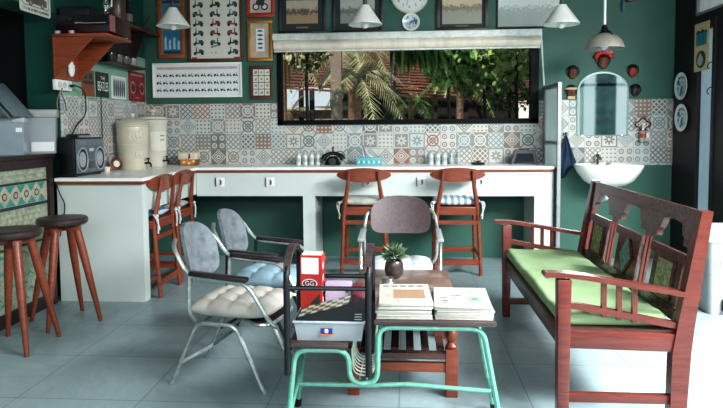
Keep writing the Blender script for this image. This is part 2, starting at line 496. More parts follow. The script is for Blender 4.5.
# ------------------------------------------------------------------ setting
XL, XR, YB = -2.64, 2.58, 6.0
def slab(name, x0, x1, y0, y1, z0, z1, mat):
    return struct(MB().b2(x0, x1, y0, y1, z0, z1).build(name, mat, smooth=False))
slab('floor', -4.6, 6.0, -2.5, YB+0.15, -0.1, 0.0, floor_m)
slab('ceiling', -4.6, 3.4, -0.4, YB+0.15, 3.0, 3.1, ceil_m)
WX0, WX1, WZ0, WZ1 = -1.275, 1.305, 1.338, 2.12
w = MB()
w.b2(XL-0.15, WX0, YB, YB+0.15, 0, 3).b2(WX1, XR+0.15, YB, YB+0.15, 0, 3).b2(WX0, WX1, YB, YB+0.15, 0, WZ0).b2(WX0, WX1, YB, YB+0.15, WZ1, 3)
wall_back = struct(w.build('wall_back', green, smooth=False))
TZ0, TZ1 = 0.938, 1.558
t_ = MB().b2(XL+0.01, WX0-0.005, YB-0.008, YB-0.0005, TZ0, TZ1).b2(WX0-0.005, WX1+0.005, YB-0.008, YB-0.0005, TZ0, WZ0-0.01).b2(WX1+0.005, 2.572, YB-0.008, YB-0.0005, 0.92, TZ1)
t_.build('tile_panel', tile_x, wall_back, smooth=False)
MB().b2(2.572, 2.579, YB-0.012, YB-0.0005, 0.92, TZ1).build('tile_edge_strip', alu, wall_back, smooth=False)
wall_left = slab('wall_left', XL-0.12, XL, 4.45, YB, 0, 3, green_dark)
MB().b2(XL-0.0005, XL+0.008, 4.45, YB-0.009, 0.95, 1.575).build('tile_panel', tile_y, wall_left, smooth=False)
MB().b2(XL-0.0005, XL+0.006, 4.45, YB-0.009, 1.575, 2.02).build('sage_panel', sage, wall_left, smooth=False)
slab('wall_left_stub', -2.90, XL-0.12, 4.45, 4.60, 0, 3, green_dark)
slab('wall_left_light_block', -4.6, -4.5, -0.4, 4.6, 0, 3, black_room)  # side room wall, run forward and added to block light from the left
slab('wall_side_room', -4.5, -2.90, 4.50, 4.60, 0, 3, black_room)
struct(MB().b2(-2.92, -2.66, -0.4, 4.45, 2.19, 3.0).build('trim_1', green, smooth=False))     # header beam over the bar
# right wall with a door and a transom window
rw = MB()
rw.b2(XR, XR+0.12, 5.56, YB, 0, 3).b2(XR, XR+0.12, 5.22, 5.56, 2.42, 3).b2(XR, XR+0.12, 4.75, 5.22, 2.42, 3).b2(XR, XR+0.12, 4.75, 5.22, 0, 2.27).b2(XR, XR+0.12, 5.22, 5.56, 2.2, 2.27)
struct(rw.build('wall_right', purple_dark, smooth=False))  # the right wall's shade is put into this dark wood colour
d1 = struct(thing('door_1', 'dark framed door with pale blue frosted glass in the right wall', 'door', (XR, 5.39, 0)))
db = MB(); db.b2(XR-0.012, XR+0.06, 5.51, 5.56, 0, 2.2).b2(XR-0.012, XR+0.06, 5.22, 5.262, 0, 2.2).b2(XR-0.012, XR+0.06, 5.262, 5.51, 0, 0.12).b2(XR-0.012, XR+0.06, 5.262, 5.51, 2.12, 2.2)
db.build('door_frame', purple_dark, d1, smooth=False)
MB().poly4([(XR+0.022, 5.262, 0.12), (XR+0.022, 5.51, 0.12), (XR+0.022, 5.51, 2.12), (XR+0.022, 5.262, 2.12)]).build('door_glass', door_glass, d1, smooth=False)
for hz in (1.80, 1.59):
    MB().tube(bez([(XR-0.012, 5.24, hz+0.03), (XR-0.05, 5.24, hz+0.02), (XR-0.06, 5.24, hz-0.02), (XR-0.04, 5.24, hz-0.03)], 4, 0.02), 0.004, 6).build('hook', black_metal, d1)
w2 = struct(thing('window_2', 'white frosted transom window above the dark door', 'window', (XR, 5.2, 2.27)))
MB().b2(XR-0.01, XR+0.05, 5.55, 5.575, 2.27, 2.42).b2(XR-0.01, XR+0.05, 4.75, 5.575, 2.262, 2.282).b2(XR-0.01, XR+0.05, 4.75, 5.575, 2.412, 2.43).build('window_frame', alu, w2, smooth=False)
MB().poly4([(XR+0.012, 4.76, 2.282), (XR+0.012, 5.55, 2.282), (XR+0.012, 5.55, 2.412), (XR+0.012, 4.76, 2.412)]).build('pane', transom_glass, w2, smooth=False)
# unseen posts, panels and beams added behind the camera for the mirror's reflection
vp = struct(MB().b2(-4.6, 3.4, -0.6, -0.4, 2.55, 3.0).build('trim_2', green_dark, smooth=False))
for k, x in enumerate((-3.2, -1.3, 1.1, 3.2)):
    struct(MB().b2(x-0.09, x+0.09, -0.6, -0.42, 0, 2.55).build('trim_%d' % (k+3), green, smooth=False))
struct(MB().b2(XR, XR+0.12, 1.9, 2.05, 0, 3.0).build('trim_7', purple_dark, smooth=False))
for k, (x0, x1, m_) in enumerate(((3.30, 3.42, green), (3.62, 3.70, white_paint), (3.95, 4.35, M('grey_green_render', (92, 118, 116), 0.7, var=0.3, sc=6)), (2.9, 3.0, white_paint))):
    struct(MB().b2(x0, x1, -0.9, -0.8, 0, 2.9).build('trim_%d' % (k+8), m_, smooth=False))
struct(MB().b2(2.75, 4.8, -0.9, -0.8, 2.12, 2.18).build('trim_12', white_paint, smooth=False))
# main window
w1 = struct(thing('window_1', 'long black framed window onto the palm garden', 'window', (0, YB, WZ0)))
wf = MB(); fw = 0.045
wf.b2(WX0, WX0+fw, YB-0.012, YB+0.08, WZ0, WZ1).b2(WX1-fw-0.03, WX1, YB-0.012, YB+0.08, WZ0, WZ1).b2(WX0, WX1, YB-0.012, YB+0.08, WZ0, WZ0+fw).b2(WX0, WX1, YB-0.012, YB+0.08, WZ1-0.02, WZ1)
wf.build('window_frame', M('black_window_frame', (9, 10, 11), 0.55, spec=0.15), w1, smooth=False)
MB().b2(WX0+fw, WX1-fw, YB+0.04, YB+0.044, WZ0+fw, WZ1-0.02).build('pane', window_glass, w1, smooth=False)
rb = thing('roller_blind', 'cream roller blind rolled up in a long cassette above the window', 'blind', (0, 5.93, 2.05))
MB().b2(-1.30, 1.315, 5.90, 5.998, 2.165, 2.235, 0.012).build('cassette', M('grey_blind_rail', (224, 228, 222), 0.5), rb)
MB().tube([(-1.285, 5.935, 2.12), (1.30, 5.935, 2.12)], 0.052, 14).build('rolled_cloth', blind_cloth, rb)
MB().b2(-1.285, 1.30, 5.905, 5.925, 2.052, 2.07, 0.006).build('bottom_bar', M('white_blind_bar', (222, 222, 216), 0.5), rb)
MB().tube([(1.312, 5.93, 2.21), (1.325, 5.93, 1.95), (1.345, 5.94, 1.70)], 0.007, 6).build('pull_chain', white_p, rb)

# ------------------------------------------------------------------ counters
wt = thing('worktop', 'white L shaped worktop with brown edge band', 'worktop', (-1, 5.7, 0.9))
L = [(-2.625, 4.315), (-1.945, 4.315), (-1.945, 5.485), (1.34, 5.485), (1.34, 5.985), (-2.625, 5.985)]
MB().prism(L, (0, 0, 0.917), (1, 0, 0), (0, 1, 0), 0.025).build('top_panel', white_top, wt, smooth=False)
L2 = [(-2.62, 4.318), (-1.948, 4.318), (-1.948, 5.488), (1.338, 5.488), (1.338, 5.98), (-2.62, 5.98)]
MB().prism(L2, (0, 0, 0.893), (1, 0, 0), (0, 1, 0), 0.024).build('edge_band', brown_edge, wt, smooth=False)
lb = thing('kitchen_counter', 'white left counter base with flat end panel facing the room', 'counter', (-2.28, 4.9, 0))
MB().b2(-2.62, -1.96, 4.335, 4.375, 0, 0.893).build('end_panel', white_paint, lb, smooth=False)
MB().b2(-2.0, -1.958, 4.375, 5.5, 0.69, 0.893).build('apron_panel', white_paint, lb, smooth=False)
MB().b2(-2.0, -1.958, 4.375, 4.43, 0, 0.69).build('leg', white_paint, lb, smooth=False)
MB().b2(-2.62, -2.58, 4.375, 5.9, 0, 0.893).build('back_panel', green_dark, lb, smooth=False)
bb = thing('kitchen_counter', 'white back counter base with drawer pulls and open knee bays under the window', 'counter', (-0.3, 5.6, 0))
MB().b2(-1.955, 1.33, 5.50, 5.53, 0.672, 0.893).build('apron_panel', white_paint, bb, smooth=False)
MB().b2(-0.945, -0.832, 5.50, 5.98, 0, 0.672).build('divider', white_paint, bb, smooth=False)
MB().b2(1.17, 1.33, 5.50, 5.98, 0, 0.672).build('divider', white_paint, bb, smooth=False)
MB().b2(1.33, 1.336, 5.49, 5.98, 0, 0.893).build('side_trim', alu, bb, smooth=False)
for px in (-1.729, -1.254, -0.347, 0.148, 0.682):
    hb = MB().box((px, 5.497, 0.803), (0.085, 0.006, 0.085), None, 0.002).build('drawer_plate', white_p, bb)
    arc = [(px + 0.012*cos(a), 5.488, 0.803 + 0.024*sin(a)) for a in [radians(-80+16*k) for k in range(11)]]
    MB().tube(arc, [0.002+0.0045*sin(pi*k/10) for k in range(11)], 6).box((px-0.038, 5.491, 0.803), (0.006, 0.006, 0.085)).build('drawer_pull', black_metal, hb)

gp = thing('glass_partition', 'aluminium framed frosted glass screen at the right end of the counter', 'partition', (1.375, 5.7, 0))
g = MB(); gx0, gx1 = 1.352, 1.382
g.b2(gx0, gx1, 5.43, 5.465, 0, 1.69).b2(gx0, gx1, 5.955, 5.99, 0, 1.69).b2(gx0, gx1, 5.465, 5.955, 1.655, 1.69).b2(gx0, gx1, 5.465, 5.955, 1.14, 1.165).b2(gx0, gx1, 5.465, 5.955, 0.9, 0.93)
g.build('screen_frame', alu, gp, smooth=False)
MB().poly4([(1.366, 5.465, 1.165), (1.366, 5.955, 1.165), (1.366, 5.955, 1.655), (1.366, 5.465, 1.655)]).build('pane', part_glass, gp, smooth=False)
MB().poly4([(1.366, 5.465, 0.93), (1.366, 5.955, 0.93), (1.366, 5.955, 1.14), (1.366, 5.465, 1.14)]).build('pane', part_glass, gp, smooth=False)
MB().b2(1.362, 1.371, 5.465, 5.955, 0.0, 0.9).build('lower_panel', white_paint, gp, smooth=False)

# ------------------------------------------------------------------ bar counter at left with woven front
bc = thing('bar_counter', 'carved teal and green bar counter with dark wood frame at left', 'counter', (-2.85, 3.7, 0))
BX = -2.63
MB().b2(-3.15, -2.60, 2.9, 4.30, 1.10, 1.13, 0.006).build('counter_top', frame_dark, bc)
fr = MB(); fr.b2(BX-0.04, BX+0.012, 4.24, 4.29, 0, 1.10).b2(BX-0.04, BX+0.008, 2.9, 4.24, 1.035, 1.10).b2(BX-0.04, BX+0.008, 2.9, 4.24, 0, 0.09)
fr.build('frame', frame_dark, bc, smooth=False)
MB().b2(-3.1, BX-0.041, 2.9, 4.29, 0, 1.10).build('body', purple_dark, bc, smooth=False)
pan_base = M('faded_green_panel', (140, 152, 132), 0.7, var=0.25, sc=30); pan_cream = M('faded_cream_panel', (168, 164, 142), 0.7, var=0.2, sc=30)
pan_teal = M('teal_panel', (58, 134, 128), 0.7, var=0.15, sc=30); pan_dark = M('dark_panel_line', (40, 52, 50), 0.7)
pn = MB(); pn.m(0).b2(BX-0.04, BX-0.012, 2.9, 4.24, 0.09, 1.04)
xx = BX-0.0105
def yz(y0, y1, z0, z1, k=0.0): pn.poly([(xx+k, y0, z0), (xx+k, y1, z0), (xx+k, y1, z1), (xx+k, y0, z1)])
pn.m(1); yz(2.9, 4.24, 0.79, 0.93)
pn.m(3); yz(2.9, 4.24, 0.93, 0.947, .0006); yz(2.9, 4.24, 0.765, 0.788, .0006); yz(2.9, 4.24, 0.5, 0.515, .0006)
for k in range(12):
    yc = 4.17 - k*0.115
    pn.m(2).poly([(xx+.001, yc-0.05, 0.928), (xx+.001, yc+0.05, 0.928), (xx+.001, yc, 0.872)])
    pn.poly([(xx+.001, yc-0.05, 0.792), (xx+.001, yc, 0.848), (xx+.001, yc+0.05, 0.792)])
    pn.m(3).flat(circle(yc-0.0575, 0.86, 0.026, 12), (xx+.001, 0, 0), (0, 1, 0), (0, 0, 1))
    pn.m(1).flat(circle(yc-0.0575, 0.86, 0.017, 10), (xx+.0016, 0, 0), (0, 1, 0), (0, 0, 1))
    for zz in (0.975, 1.008):
        pn.m(1).flat([(yc-0.05, zz), (yc, zz+0.01), (yc+0.05, zz), (yc, zz-0.01)], (xx+.001, 0, 0), (0, 1, 0), (0, 0, 1))
for r in range(6):
    for k in range(24):
        yc = 4.21 - k*0.056 - (r % 2)*0.02; z0 = 0.53 + r*0.038
        pn.m(1).flat([(yc-0.02, z0), (yc+0.018, z0), (yc+0.006, z0+0.022), (yc-0.024, z0+0.022)], (xx+.001, 0, 0), (0, 1, 0), (0, 0, 1))
for r in range(7):
    for k in range(12):
        yc = 4.17 - k*0.115 - (r % 2)*0.05; z0 = 0.12 + r*0.053
        pn.m(2 if (r+k) % 3 else 1).flat([(yc-0.05, z0), (yc, z0+0.018), (yc+0.05, z0), (yc, z0+0.04)], (xx+.001, 0, 0), (0, 1, 0), (0, 0, 1))
pn.build('patterned_panel', [pan_base, pan_cream, pan_teal, pan_dark], bc, smooth=False, norm=False)

# ------------------------------------------------------------------ bar stools
def make_stool(name, label, loc, rz):
    t = thing(name, label, 'stool', (0, 0, 0), 0, 'bar stools at the left bar')
    MB().lathe([(0, 0.632), (0.155, 0.632), (0.166, 0.64), (0.17, 0.652), (0.168, 0.668), (0.158, 0.677), (0, 0.679)], seg=32).build('seat', stool_seat_wood, t)
    MB().box((0, 0, 0.612), (0.25, 0.05, 0.04), None, 0.004).box((0, 0, 0.612), (0.05, 0.25, 0.04), None, 0.004).build('brace', red_wood, t)
    for k in range(4):
        a = pi/2*k
        p0 = V((0.095*cos(a), 0.095*sin(a), 0.632)); p1 = V((0.25*cos(a), 0.25*sin(a), 0.0))
        pts = [p0.lerp(p1, q) for q in (0, 0.3, 0.65, 1)]
        MB().tube(pts, [0.026, 0.028, 0.022, 0.014], 10).build('leg', red_wood, t)
    t.location = loc; t.rotation_euler = (0, 0, rz); t.scale = (0.95, 0.95, 1.055)
    return t
st = make_stool('bar_stool', 'round bar stool with four splayed legs standing nearer the white counter panel', (-2.31, 3.87, 0), radians(4))
dup(st, (-2.345, 3.40, 0), radians(46), 'round bar stool at the left edge of the photo, nearer the camera')

# ------------------------------------------------------------------ high counter chairs
def make_high_chair(label):
    t = thing('counter_chair', label, 'chair', group='wooden chairs at the counters')
    # oval curved back plate
    pl = MB()
    def bk(u, v, off):
        a = u*2*pi
        x = 0.243*cos(a)*v; z = 0.885 + (0.052 + 0.012*abs(sin(a)))*sin(a)*v
        y = -0.185 + 0.05*(x/0.243)**2 + off
        return V((x, y, z))
    pl.surf(lambda u, v: bk(u, v, -0.010), 28, 5, cu=True).surf(lambda u, v: bk(u, v, 0.010), 28, 5, cu=True)
    A = [bk(k/28, 1, -0.010) for k in range(28)]; B = [bk(k/28, 1, 0.010) for k in range(28)]
    for k in range(28): pl.poly([A[k], A[(k+1) % 28], B[(k+1) % 28], B[k]])
    bmesh.ops.remove_doubles(pl.bm, verts=pl.bm.verts[:], dist=0.0005)
    pl.build('backrest', red_wood, t)
    for sx in (-1, 1):
        pts = bez([(sx*0.128, -0.205, 0.925), (sx*0.14, -0.18, 0.78), (sx*0.178, -0.15, 0.58), (sx*0.2, -0.20, 0.0)], 4, 0.12)
        n = len(pts)
        MB().tube(pts, [0.013+0.007*min(1, 3*k/n) - 0.004*max(0, k/n-0.6)/0.4 for k in range(n)], 10).build('leg', red_wood, t)
        MB().tube([(sx*0.18, 0.19, 0.6), (sx*0.195, 0.215, 0.0)], [0.021, 0.015], 10).build('leg', red_wood, t)
        MB().beam((sx*0.182, -0.155, 0.56), (sx*0.182, 0.195, 0.56), 0.02, 0.05).build('seat_rail', red_wood, t)
        MB().beam((sx*0.194, -0.185, 0.16), (sx*0.194, 0.21, 0.16), 0.016, 0.03).build('stretcher', red_wood, t)
    for y in (-0.158, 0.195):
        MB().beam((-0.182, y, 0.555), (0.182, y, 0.555), 0.02, 0.05).build('seat_rail', red_wood, t)
    MB().beam((-0.19, -0.165, 0.465), (0.19, -0.165, 0.465), 0.018, 0.036).build('stretcher', red_wood, t)
    MB().beam((-0.197, -0.19, 0.115), (0.197, -0.19, 0.115), 0.018, 0.05).build('stretcher', red_wood, t)
    MB().beam((-0.192, 0.208, 0.15), (0.192, 0.208, 0.15), 0.018, 0.045).build('stretcher', red_wood, t)
    MB().box((0, 0.02, 0.588), (0.39, 0.37, 0.024), None, 0.008).build('seat', red_wood, t)
    return t
hc = make_high_chair('reddish wooden counter chair with grey cushion at the back counter, left of the pair')
hc.location = (-0.362, 5.43, 0)
dup(hc, (0.462, 5.45, 0), 0.0, 'reddish wooden counter chair with blue checked cushion at the back counter, right of the pair')
dup(hc, (-2.085, 4.645, 0), radians(90), 'reddish wooden counter chair tucked at the left counter, nearer the camera')
dup(hc, (-2.10, 5.13, 0), radians(90), 'reddish wooden counter chair tucked at the left counter, farther back')

def cushion(name, label, mat, w, d, h, loc, rz=0, tuft=0, ties=None, tiemat=None, lumps=0, seedk=0):
    t = thing(name, label, 'cushion', loc, rz, 'seat cushions on the chairs')
    b = MB(); N = 40 if tuft else 22
    def f(u, v, sg):
        x = (u-0.5)*2; y = (v-0.5)*2
        e = (1-abs(x)**3.2)*(1-abs(y)**3.2)
        e = max(0, e)**0.42
        k = 0
        if tuft:
            du = abs((u*tuft*1.0) % 1 - 0.5)*2; dv = abs((v*tuft*1.0) % 1 - 0.5)*2
            k = 0.22*(max(du, dv)**3)
            k += 0.5*(du*dv)**2
        if lumps:
            k += 0.18*(0.5+0.5*cos(u*lumps*2*pi))
        px = x*w/2*(1-0.05*abs(y)**2*abs(x)); py = y*d/2*(1-0.05*abs(x)**2)
        return V((px, py, h/2 + sg*h/2*e*(1-k if sg > 0 else 0.98)))
    b.surf(lambda u, v: f(u, v, 1), N, N).surf(lambda u, v: f(u, v, -1), N, N)
    bmesh.ops.remove_doubles(b.bm, verts=b.bm.verts[:], dist=0.0008)
    b.build('cover', mat, t, world=False, angle=75)
    if ties:
        for sx in (-1, 1):
            tt = MB()
            x0 = sx*w*0.49; y0 = -d*0.47
            tt.tube(bez([(x0*0.9, y0, h*0.5), (x0*1.03, y0-0.035, h*0.55), (x0*1.05, y0-0.055, -0.0), (x0*1.02, y0-0.05, -0.10)], 4, 0.03), 0.007, 6)
            tt.tube(bez([(x0*0.9, y0, h*0.5), (x0*1.1, y0-0.02, h*0.6), (x0*1.14, y0-0.05, h*0.2), (x0*0.98, y0-0.06, -0.07)], 4, 0.03), 0.006, 6)
            tt.sphere((x0*1.03, y0-0.045, h*0.45), 0.014)
            tt.build('tie', tiemat or mat, t, world=False)
    return t
cushion('seat_cushion', 'mottled grey cushion tied on the left back counter chair', grey_cloth, 0.43, 0.37, 0.085, (-0.362, 5.46, 0.6), 0, 0, True, beige_cloth)
cushion('seat_cushion', 'blue and white checked cushion tied on the right back counter chair', blue_check, 0.42, 0.37, 0.085, (0.462, 5.48, 0.6), 0, 0, True, white_cloth, lumps=5)
cushion('seat_cushion', 'blue patterned cushion on the nearer chair at the left counter', blue_print, 0.37, 0.36, 0.08, (-2.115, 4.645, 0.6), radians(90), 0, True, white_cloth, lumps=3)
cushion('seat_cushion', 'grey cushion on the farther chair at the left counter', grey_cloth, 0.37, 0.36, 0.075, (-2.13, 5.13, 0.6), radians(90), 0, True, white_cloth)

# ------------------------------------------------------------------ metal armchairs
def make_armchair(label, wd, tubem, platem, backw, backz, backh, archy, padm):
    t = thing('metal_armchair', label, 'armchair', group='metal armchairs around the coffee table')
    h2 = wd/2
    for s in (-1, 1):
        y = s*h2*0.86
        MB().tube(bez([(-0.265, y*1.0, 0), (-0.12, y*0.95, 0.327), (0.09, y*0.95, 0.327), (0.245, y*1.0, 0)], 5, 0.045), 0.0115, 8).build('leg_frame', tubem, t)
        MB().beam((-0.215, y*1.0, 0.115), (-0.06, 0 if False else y*0.7, 0.2), 0.008, 0.016).build('brace', tubem, t)
        for fx in (-0.268, 0.248):
            MB().tube([(fx, y, 0.0), (fx*0.965, y, 0.02)], 0.013, 8).build('foot_cap', tubem, t)
        ya = s*h2
        MB().tube(bez([(0.31, ya*0.8, 0.335), (0.295, ya, 0.365), (0.18, ya*1.03, 0.555), (-0.135, ya*1.03, 0.575), (-0.225, ya*0.95, 0.71), (-0.255, ya*0.6, 0.735)], 6, 0.06), 0.0115, 8).build('arm_frame', tubem, t)
        MB().tube(bez([(-0.13, ya*1.02, 0.575), (-0.14, ya*1.0, 0.39), (-0.13, ya*0.8, 0.335)], 5, 0.05), 0.0105, 8).build('rear_upright', tubem, t)
        MB().box((0.03, ya*1.03, 0.582), (0.31, 0.042, 0.024), Euler((0, radians(3.5), 0)), 0.008).build('arm_pad', padm, t)
    for x, z in ((-0.1, 0.325), (0.07, 0.325)):
        MB().tube([(x, -h2*0.82, z), (x, h2*0.82, z)], 0.009, 8).build('cross_tube', tubem, t)
    MB().beam((-0.06, -h2*0.6, 0.2), (-0.06, h2*0.6, 0.2), 0.008, 0.018).build('cross_brace', tubem, t)
    ring = bez([(-0.17, -h2*0.75, 0.338), (0.27, -h2*0.82, 0.338), (0.285, 0, 0.338), (0.27, h2*0.82, 0.338), (-0.17, h2*0.75, 0.338), (-0.18, 0, 0.338)], 5, 0.07)
    MB().tube(ring[1:-1], 0.0105, 8, closed=True).build('seat_ring', tubem, t)
    MB().prism([(p.x, p.y*0.97) for p in ring[1:-1]], (0, 0, 0.336), (1, 0, 0), (0, 1, 0), 0.014).build('seat', padm, t)
    # back plate: super-elliptic outline, arched top, bent across its width
    b = MB(); N = 40
    def outline(k):
        a = 2*pi*k/N; c, s_ = cos(a), sin(a)
        e = 2.0/ (archy if s_ > 0 else 4.6)
        return (math.copysign(abs(c)**e, c), math.copysign(abs(s_)**e, s_))
    def P(k, q, off):
        u, v = outline(k); u *= q; v *= q
        yy = u*backw/2; zz = backz + v*backh/2
        xx_ = -0.21 - (zz-0.55)*0.20 + 0.05*u*u + off
        return V((xx_, yy, zz))
    for off in (-0.010, 0.010):
        rings = [[b.bm.verts.new(P(k, q, off)) for k in range(N)] for q in (1.0, 0.75, 0.5, 0.25)]
        ctr = b.bm.verts.new(P(0, 0.0, off))
        for i in range(3):
            for k in range(N):
                b.face([rings[i][k], rings[i][(k+1) % N], rings[i+1][(k+1) % N], rings[i+1][k]])
        for k in range(N): b.face([rings[3][k], rings[3][(k+1) % N], ctr])
    for k in range(N):
        b.poly([P(k, 1, -0.010), P(k+1, 1, -0.010), P(k+1, 1, 0.010), P(k, 1, 0.010)])
    bmesh.ops.remove_doubles(b.bm, verts=b.bm.verts[:], dist=0.0004)
    b.build('backrest', platem, t)
    return t
ac1 = make_armchair('silver tube armchair with mottled grey back and beige tufted cushion, nearest at left', 0.43, chrome, grey_plate, 0.31, 0.66, 0.295, 2.3, arm_black)
ac1.location = (-0.90, 3.055, 0); ac1.rotation_euler = (0, 0, radians(-10))
ac2 = dup(ac1, (-0.87, 3.58, 0), radians(-8), 'tube armchair with mottled grey back and pale blue cushion, behind the beige cushioned one')
for c in ac2.children:
    if c.name.split('.')[0] in ('leg_frame', 'rear_upright', 'cross_tube', 'brace', 'cross_brace'):
        c.data = c.data.copy(); c.data.materials[0] = black_metal
ac3 = make_armchair('metal armchair with dark brown curved back facing the camera behind the coffee table', 0.50, chrome, brown_plate, 0.42, 0.685, 0.26, 2.5, M('arm_pad_with_shine', (150, 156, 158), 0.35))  # pads made pale so their colour carries the shine on top
ac3.location = (-0.03, 4.02, 0); ac3.rotation_euler = (0, 0, radians(-90))
cushion('seat_cushion', 'beige tufted square cushion on the nearest silver armchair', beige_cloth, 0.45, 0.40, 0.105, (-0.845, 3.035, 0.351), radians(-10), 4, False)
cushion('seat_cushion', 'pale blue tufted cushion on the second armchair at left', blue_cloth, 0.42, 0.38, 0.11, (-0.82, 3.575, 0.351), radians(-8), 3, False)
cushion('seat_cushion', 'white cushion on the brown backed armchair', white_cloth, 0.42, 0.42, 0.085, (-0.03, 3.93, 0.352), radians(-90), 3, False)

# ------------------------------------------------------------------ long carved bench
bn = thing('carved_bench', 'long mahogany bench with carved back and green seat cushion at right', 'bench', (0.95, 3.38, 0))
YN, YF, XF, XK = 2.65, 4.12, 0.692, 1.175
for y in (YN, YF):
    MB().beam((XF, y, 0), (XF, y, 0.635), 0.05, 0.052, (0, 1, 0), 0.006, 0.06, 0.055).build('leg', bench_wood, bn)
    b = MB()
    prof = [(1.145, 0), (1.212, 0), (1.228, 0.32), (1.238, 0.42), (1.304, 0.935), (1.258, 0.935), (1.168, 0.43), (1.15, 0.32)]
    b.prism(prof, (0, y+0.027, 0), (1, 0, 0), (0, 0, 1), 0.054).build('leg', bench_wood, bn)
    pts = bez([(0.615, y, 0.655), (0.72, y, 0.655), (1.26, y, 0.565)], 5, 0.1)
    a = MB()
    for i in range(len(pts)-1): a.beam(pts[i], pts[i+1], 0.056, 0.022)
    a.tube([(0.615, y-0.031, 0.655), (0.615, y+0.031, 0.655)], 0.0125, 12)
    a.build('armrest', bench_wood, bn)
    MB().beam((XF, y, 0.525), (1.19, y, 0.432), 0.03, 0.028).build('arm_rail', bench_wood, bn)
    for xs in (0.865, 0.93, 0.995):
        MB().beam((xs, y, 0.495-(xs-0.7)*0.17), (xs, y, 0.645-(xs-0.7)*0.16), 0.02, 0.024, (0, 1, 0)).build('arm_spindle', bench_wood, bn)
    MB().beam((XF, y, 0.37), (1.17, y, 0.36), 0.04, 0.08, bev=0.004).build('seat_rail', bench_wood, bn)
    MB().beam((XF, y, 0.105), (1.16, y, 0.105), 0.03, 0.04, bev=0.003).build('stretcher', bench_wood, bn)
MB().b2(XF-0.015, XF+0.02, YN, YF, 0.325, 0.408, 0.004).build('seat_rail', bench_dark, bn)
MB().b2(1.16, 1.195, YN, YF, 0.325, 0.405, 0.004).build('seat_rail', bench_dark, bn)
MB().b2(XF, 1.18, YN, YF, 0.395, 0.412).build('seat_board', bench_dark, bn, smooth=False)
# back: plane coordinates  s along -y from the far post, t up the lean
bo = V((1.20, YF-0.027, 0.43)); bu = V((0, -1, 0)); bv = V((0.082, 0, 0.505)).normalized(); bnrm = bu.cross(bv)
SW = YF-YN-0.054; TL = 0.508
def bp(s_, t_, n_=0.0): return bo + bu*s_ + bv*t_ - V((bnrm.x, bnrm.y, bnrm.z))*n_*(1 if bnrm.x > 0 else -1)
def plate(mb, poly, n0, dep):
    A = [mb.bm.verts.new(bp(p[0], p[1], n0)) for p in poly]; B = [mb.bm.verts.new(bp(p[0], p[1], n0+dep)) for p in poly]
    mb.face(A); mb.face(B[::-1])
    for i in range(len(poly)):
        j = (i+1) % len(poly); mb.face([A[i], A[j], B[j], B[i]])
segs = [(0.02, 0.42), (0.505, 0.915), (1.0, 1.40)]
top = MB()
# top rail with three scalloped arches cut in its lower edge
poly = [(0, TL), (SW, TL)]
low = 0.335; arch = 0.428
pts = [(SW, low)]
for a0, a1 in reversed(segs):
    m0, m1 = a0+0.06, a1-0.06
    w_ = m1-m0
    sc = [(m1, low), (m1, low+0.035), (m1-0.02, low+0.042), (m1-0.03, low+0.06)]
    sc += [(m1-0.045-(w_-0.09)*q, arch+0.012*sin(pi*q)) for q in (0, 0.25, 0.5, 0.75, 1)]
    sc += [(m0+0.03, low+0.06), (m0+0.02, low+0.042), (m0, low+0.035), (m0, low)]
    pts += sc
pts.append((0, low))
plate(top, poly + pts, -0.014, 0.028)
plate(top, [(0, TL), (SW, TL), (SW, TL-0.012), (0, TL-0.012)], 0.014, 0.006)
plate(top, [(0.1, TL-0.06), (SW-0.1, TL-0.06), (SW-0.1, TL-0.066), (0.1, TL-0.066)], 0.014, 0.004)
top.build('top_rail', bench_dark, bn, smooth=False)
lowr = MB(); plate(lowr, [(0, 0.0), (SW, 0.0), (SW, 0.055), (0, 0.055)], -0.014, 0.028); lowr.build('back_rail', bench_dark, bn, smooth=False)
relief = M('carved_relief_picture', (146, 150, 112), 0.5, var=0.6, sc=45, bump=0.6); relief_blue = M('carved_relief_blue', (104, 140, 136), 0.5, var=0.6, sc=45, bump=0.6)
for i, (a0, a1) in enumerate(segs):
    p = MB()
    m0, m1 = a0+0.05, a1-0.05
    plate(p, [(a0+0.02, 0.255), (a1-0.02, 0.255), (a1-0.02, 0.30), (a0+0.02, 0.30)], -0.012, 0.026)
    plate(p, [(m0, 0.05), (m1, 0.05), (m1, 0.26), (m0, 0.26)], -0.008, 0.012)
    pb = p.build('back_panel', bench_dark, bn, smooth=False)
    c = (m0+m1)/2
    f = MB()
    if i == 1:
        fr_ = [(c, 0.04), (c+0.095, 0.155), (c, 0.285), (c-0.095, 0.155)]; inn = [(c, 0.065), (c+0.075, 0.155), (c, 0.258), (c-0.075, 0.155)]
    else:
        fr_ = [(c-0.095, 0.06), (c+0.095, 0.06), (c+0.095, 0.258), (c-0.095, 0.258)]; inn = [(c-0.075, 0.078), (c+0.075, 0.078), (c+0.075, 0.24), (c-0.075, 0.24)]
    plate(f, fr_, 0.004, 0.007)
    f.m(1); plate(f, inn, 0.011, 0.003)
    f.build('relief', [bench_dark, relief_blue if i == 1 else relief], pb, smooth=False)
for sx in (0.435, 0.482, 0.935, 0.982, 0.016, 1.398):
    s_ = MB(); plate(s_, [(sx-0.008, 0.03), (sx+0.008, 0.03), (sx+0.008, low+0.01), (sx-0.008, low+0.01)], -0.002, 0.012); s_.build('back_slat', bench_wood, bn, smooth=False)
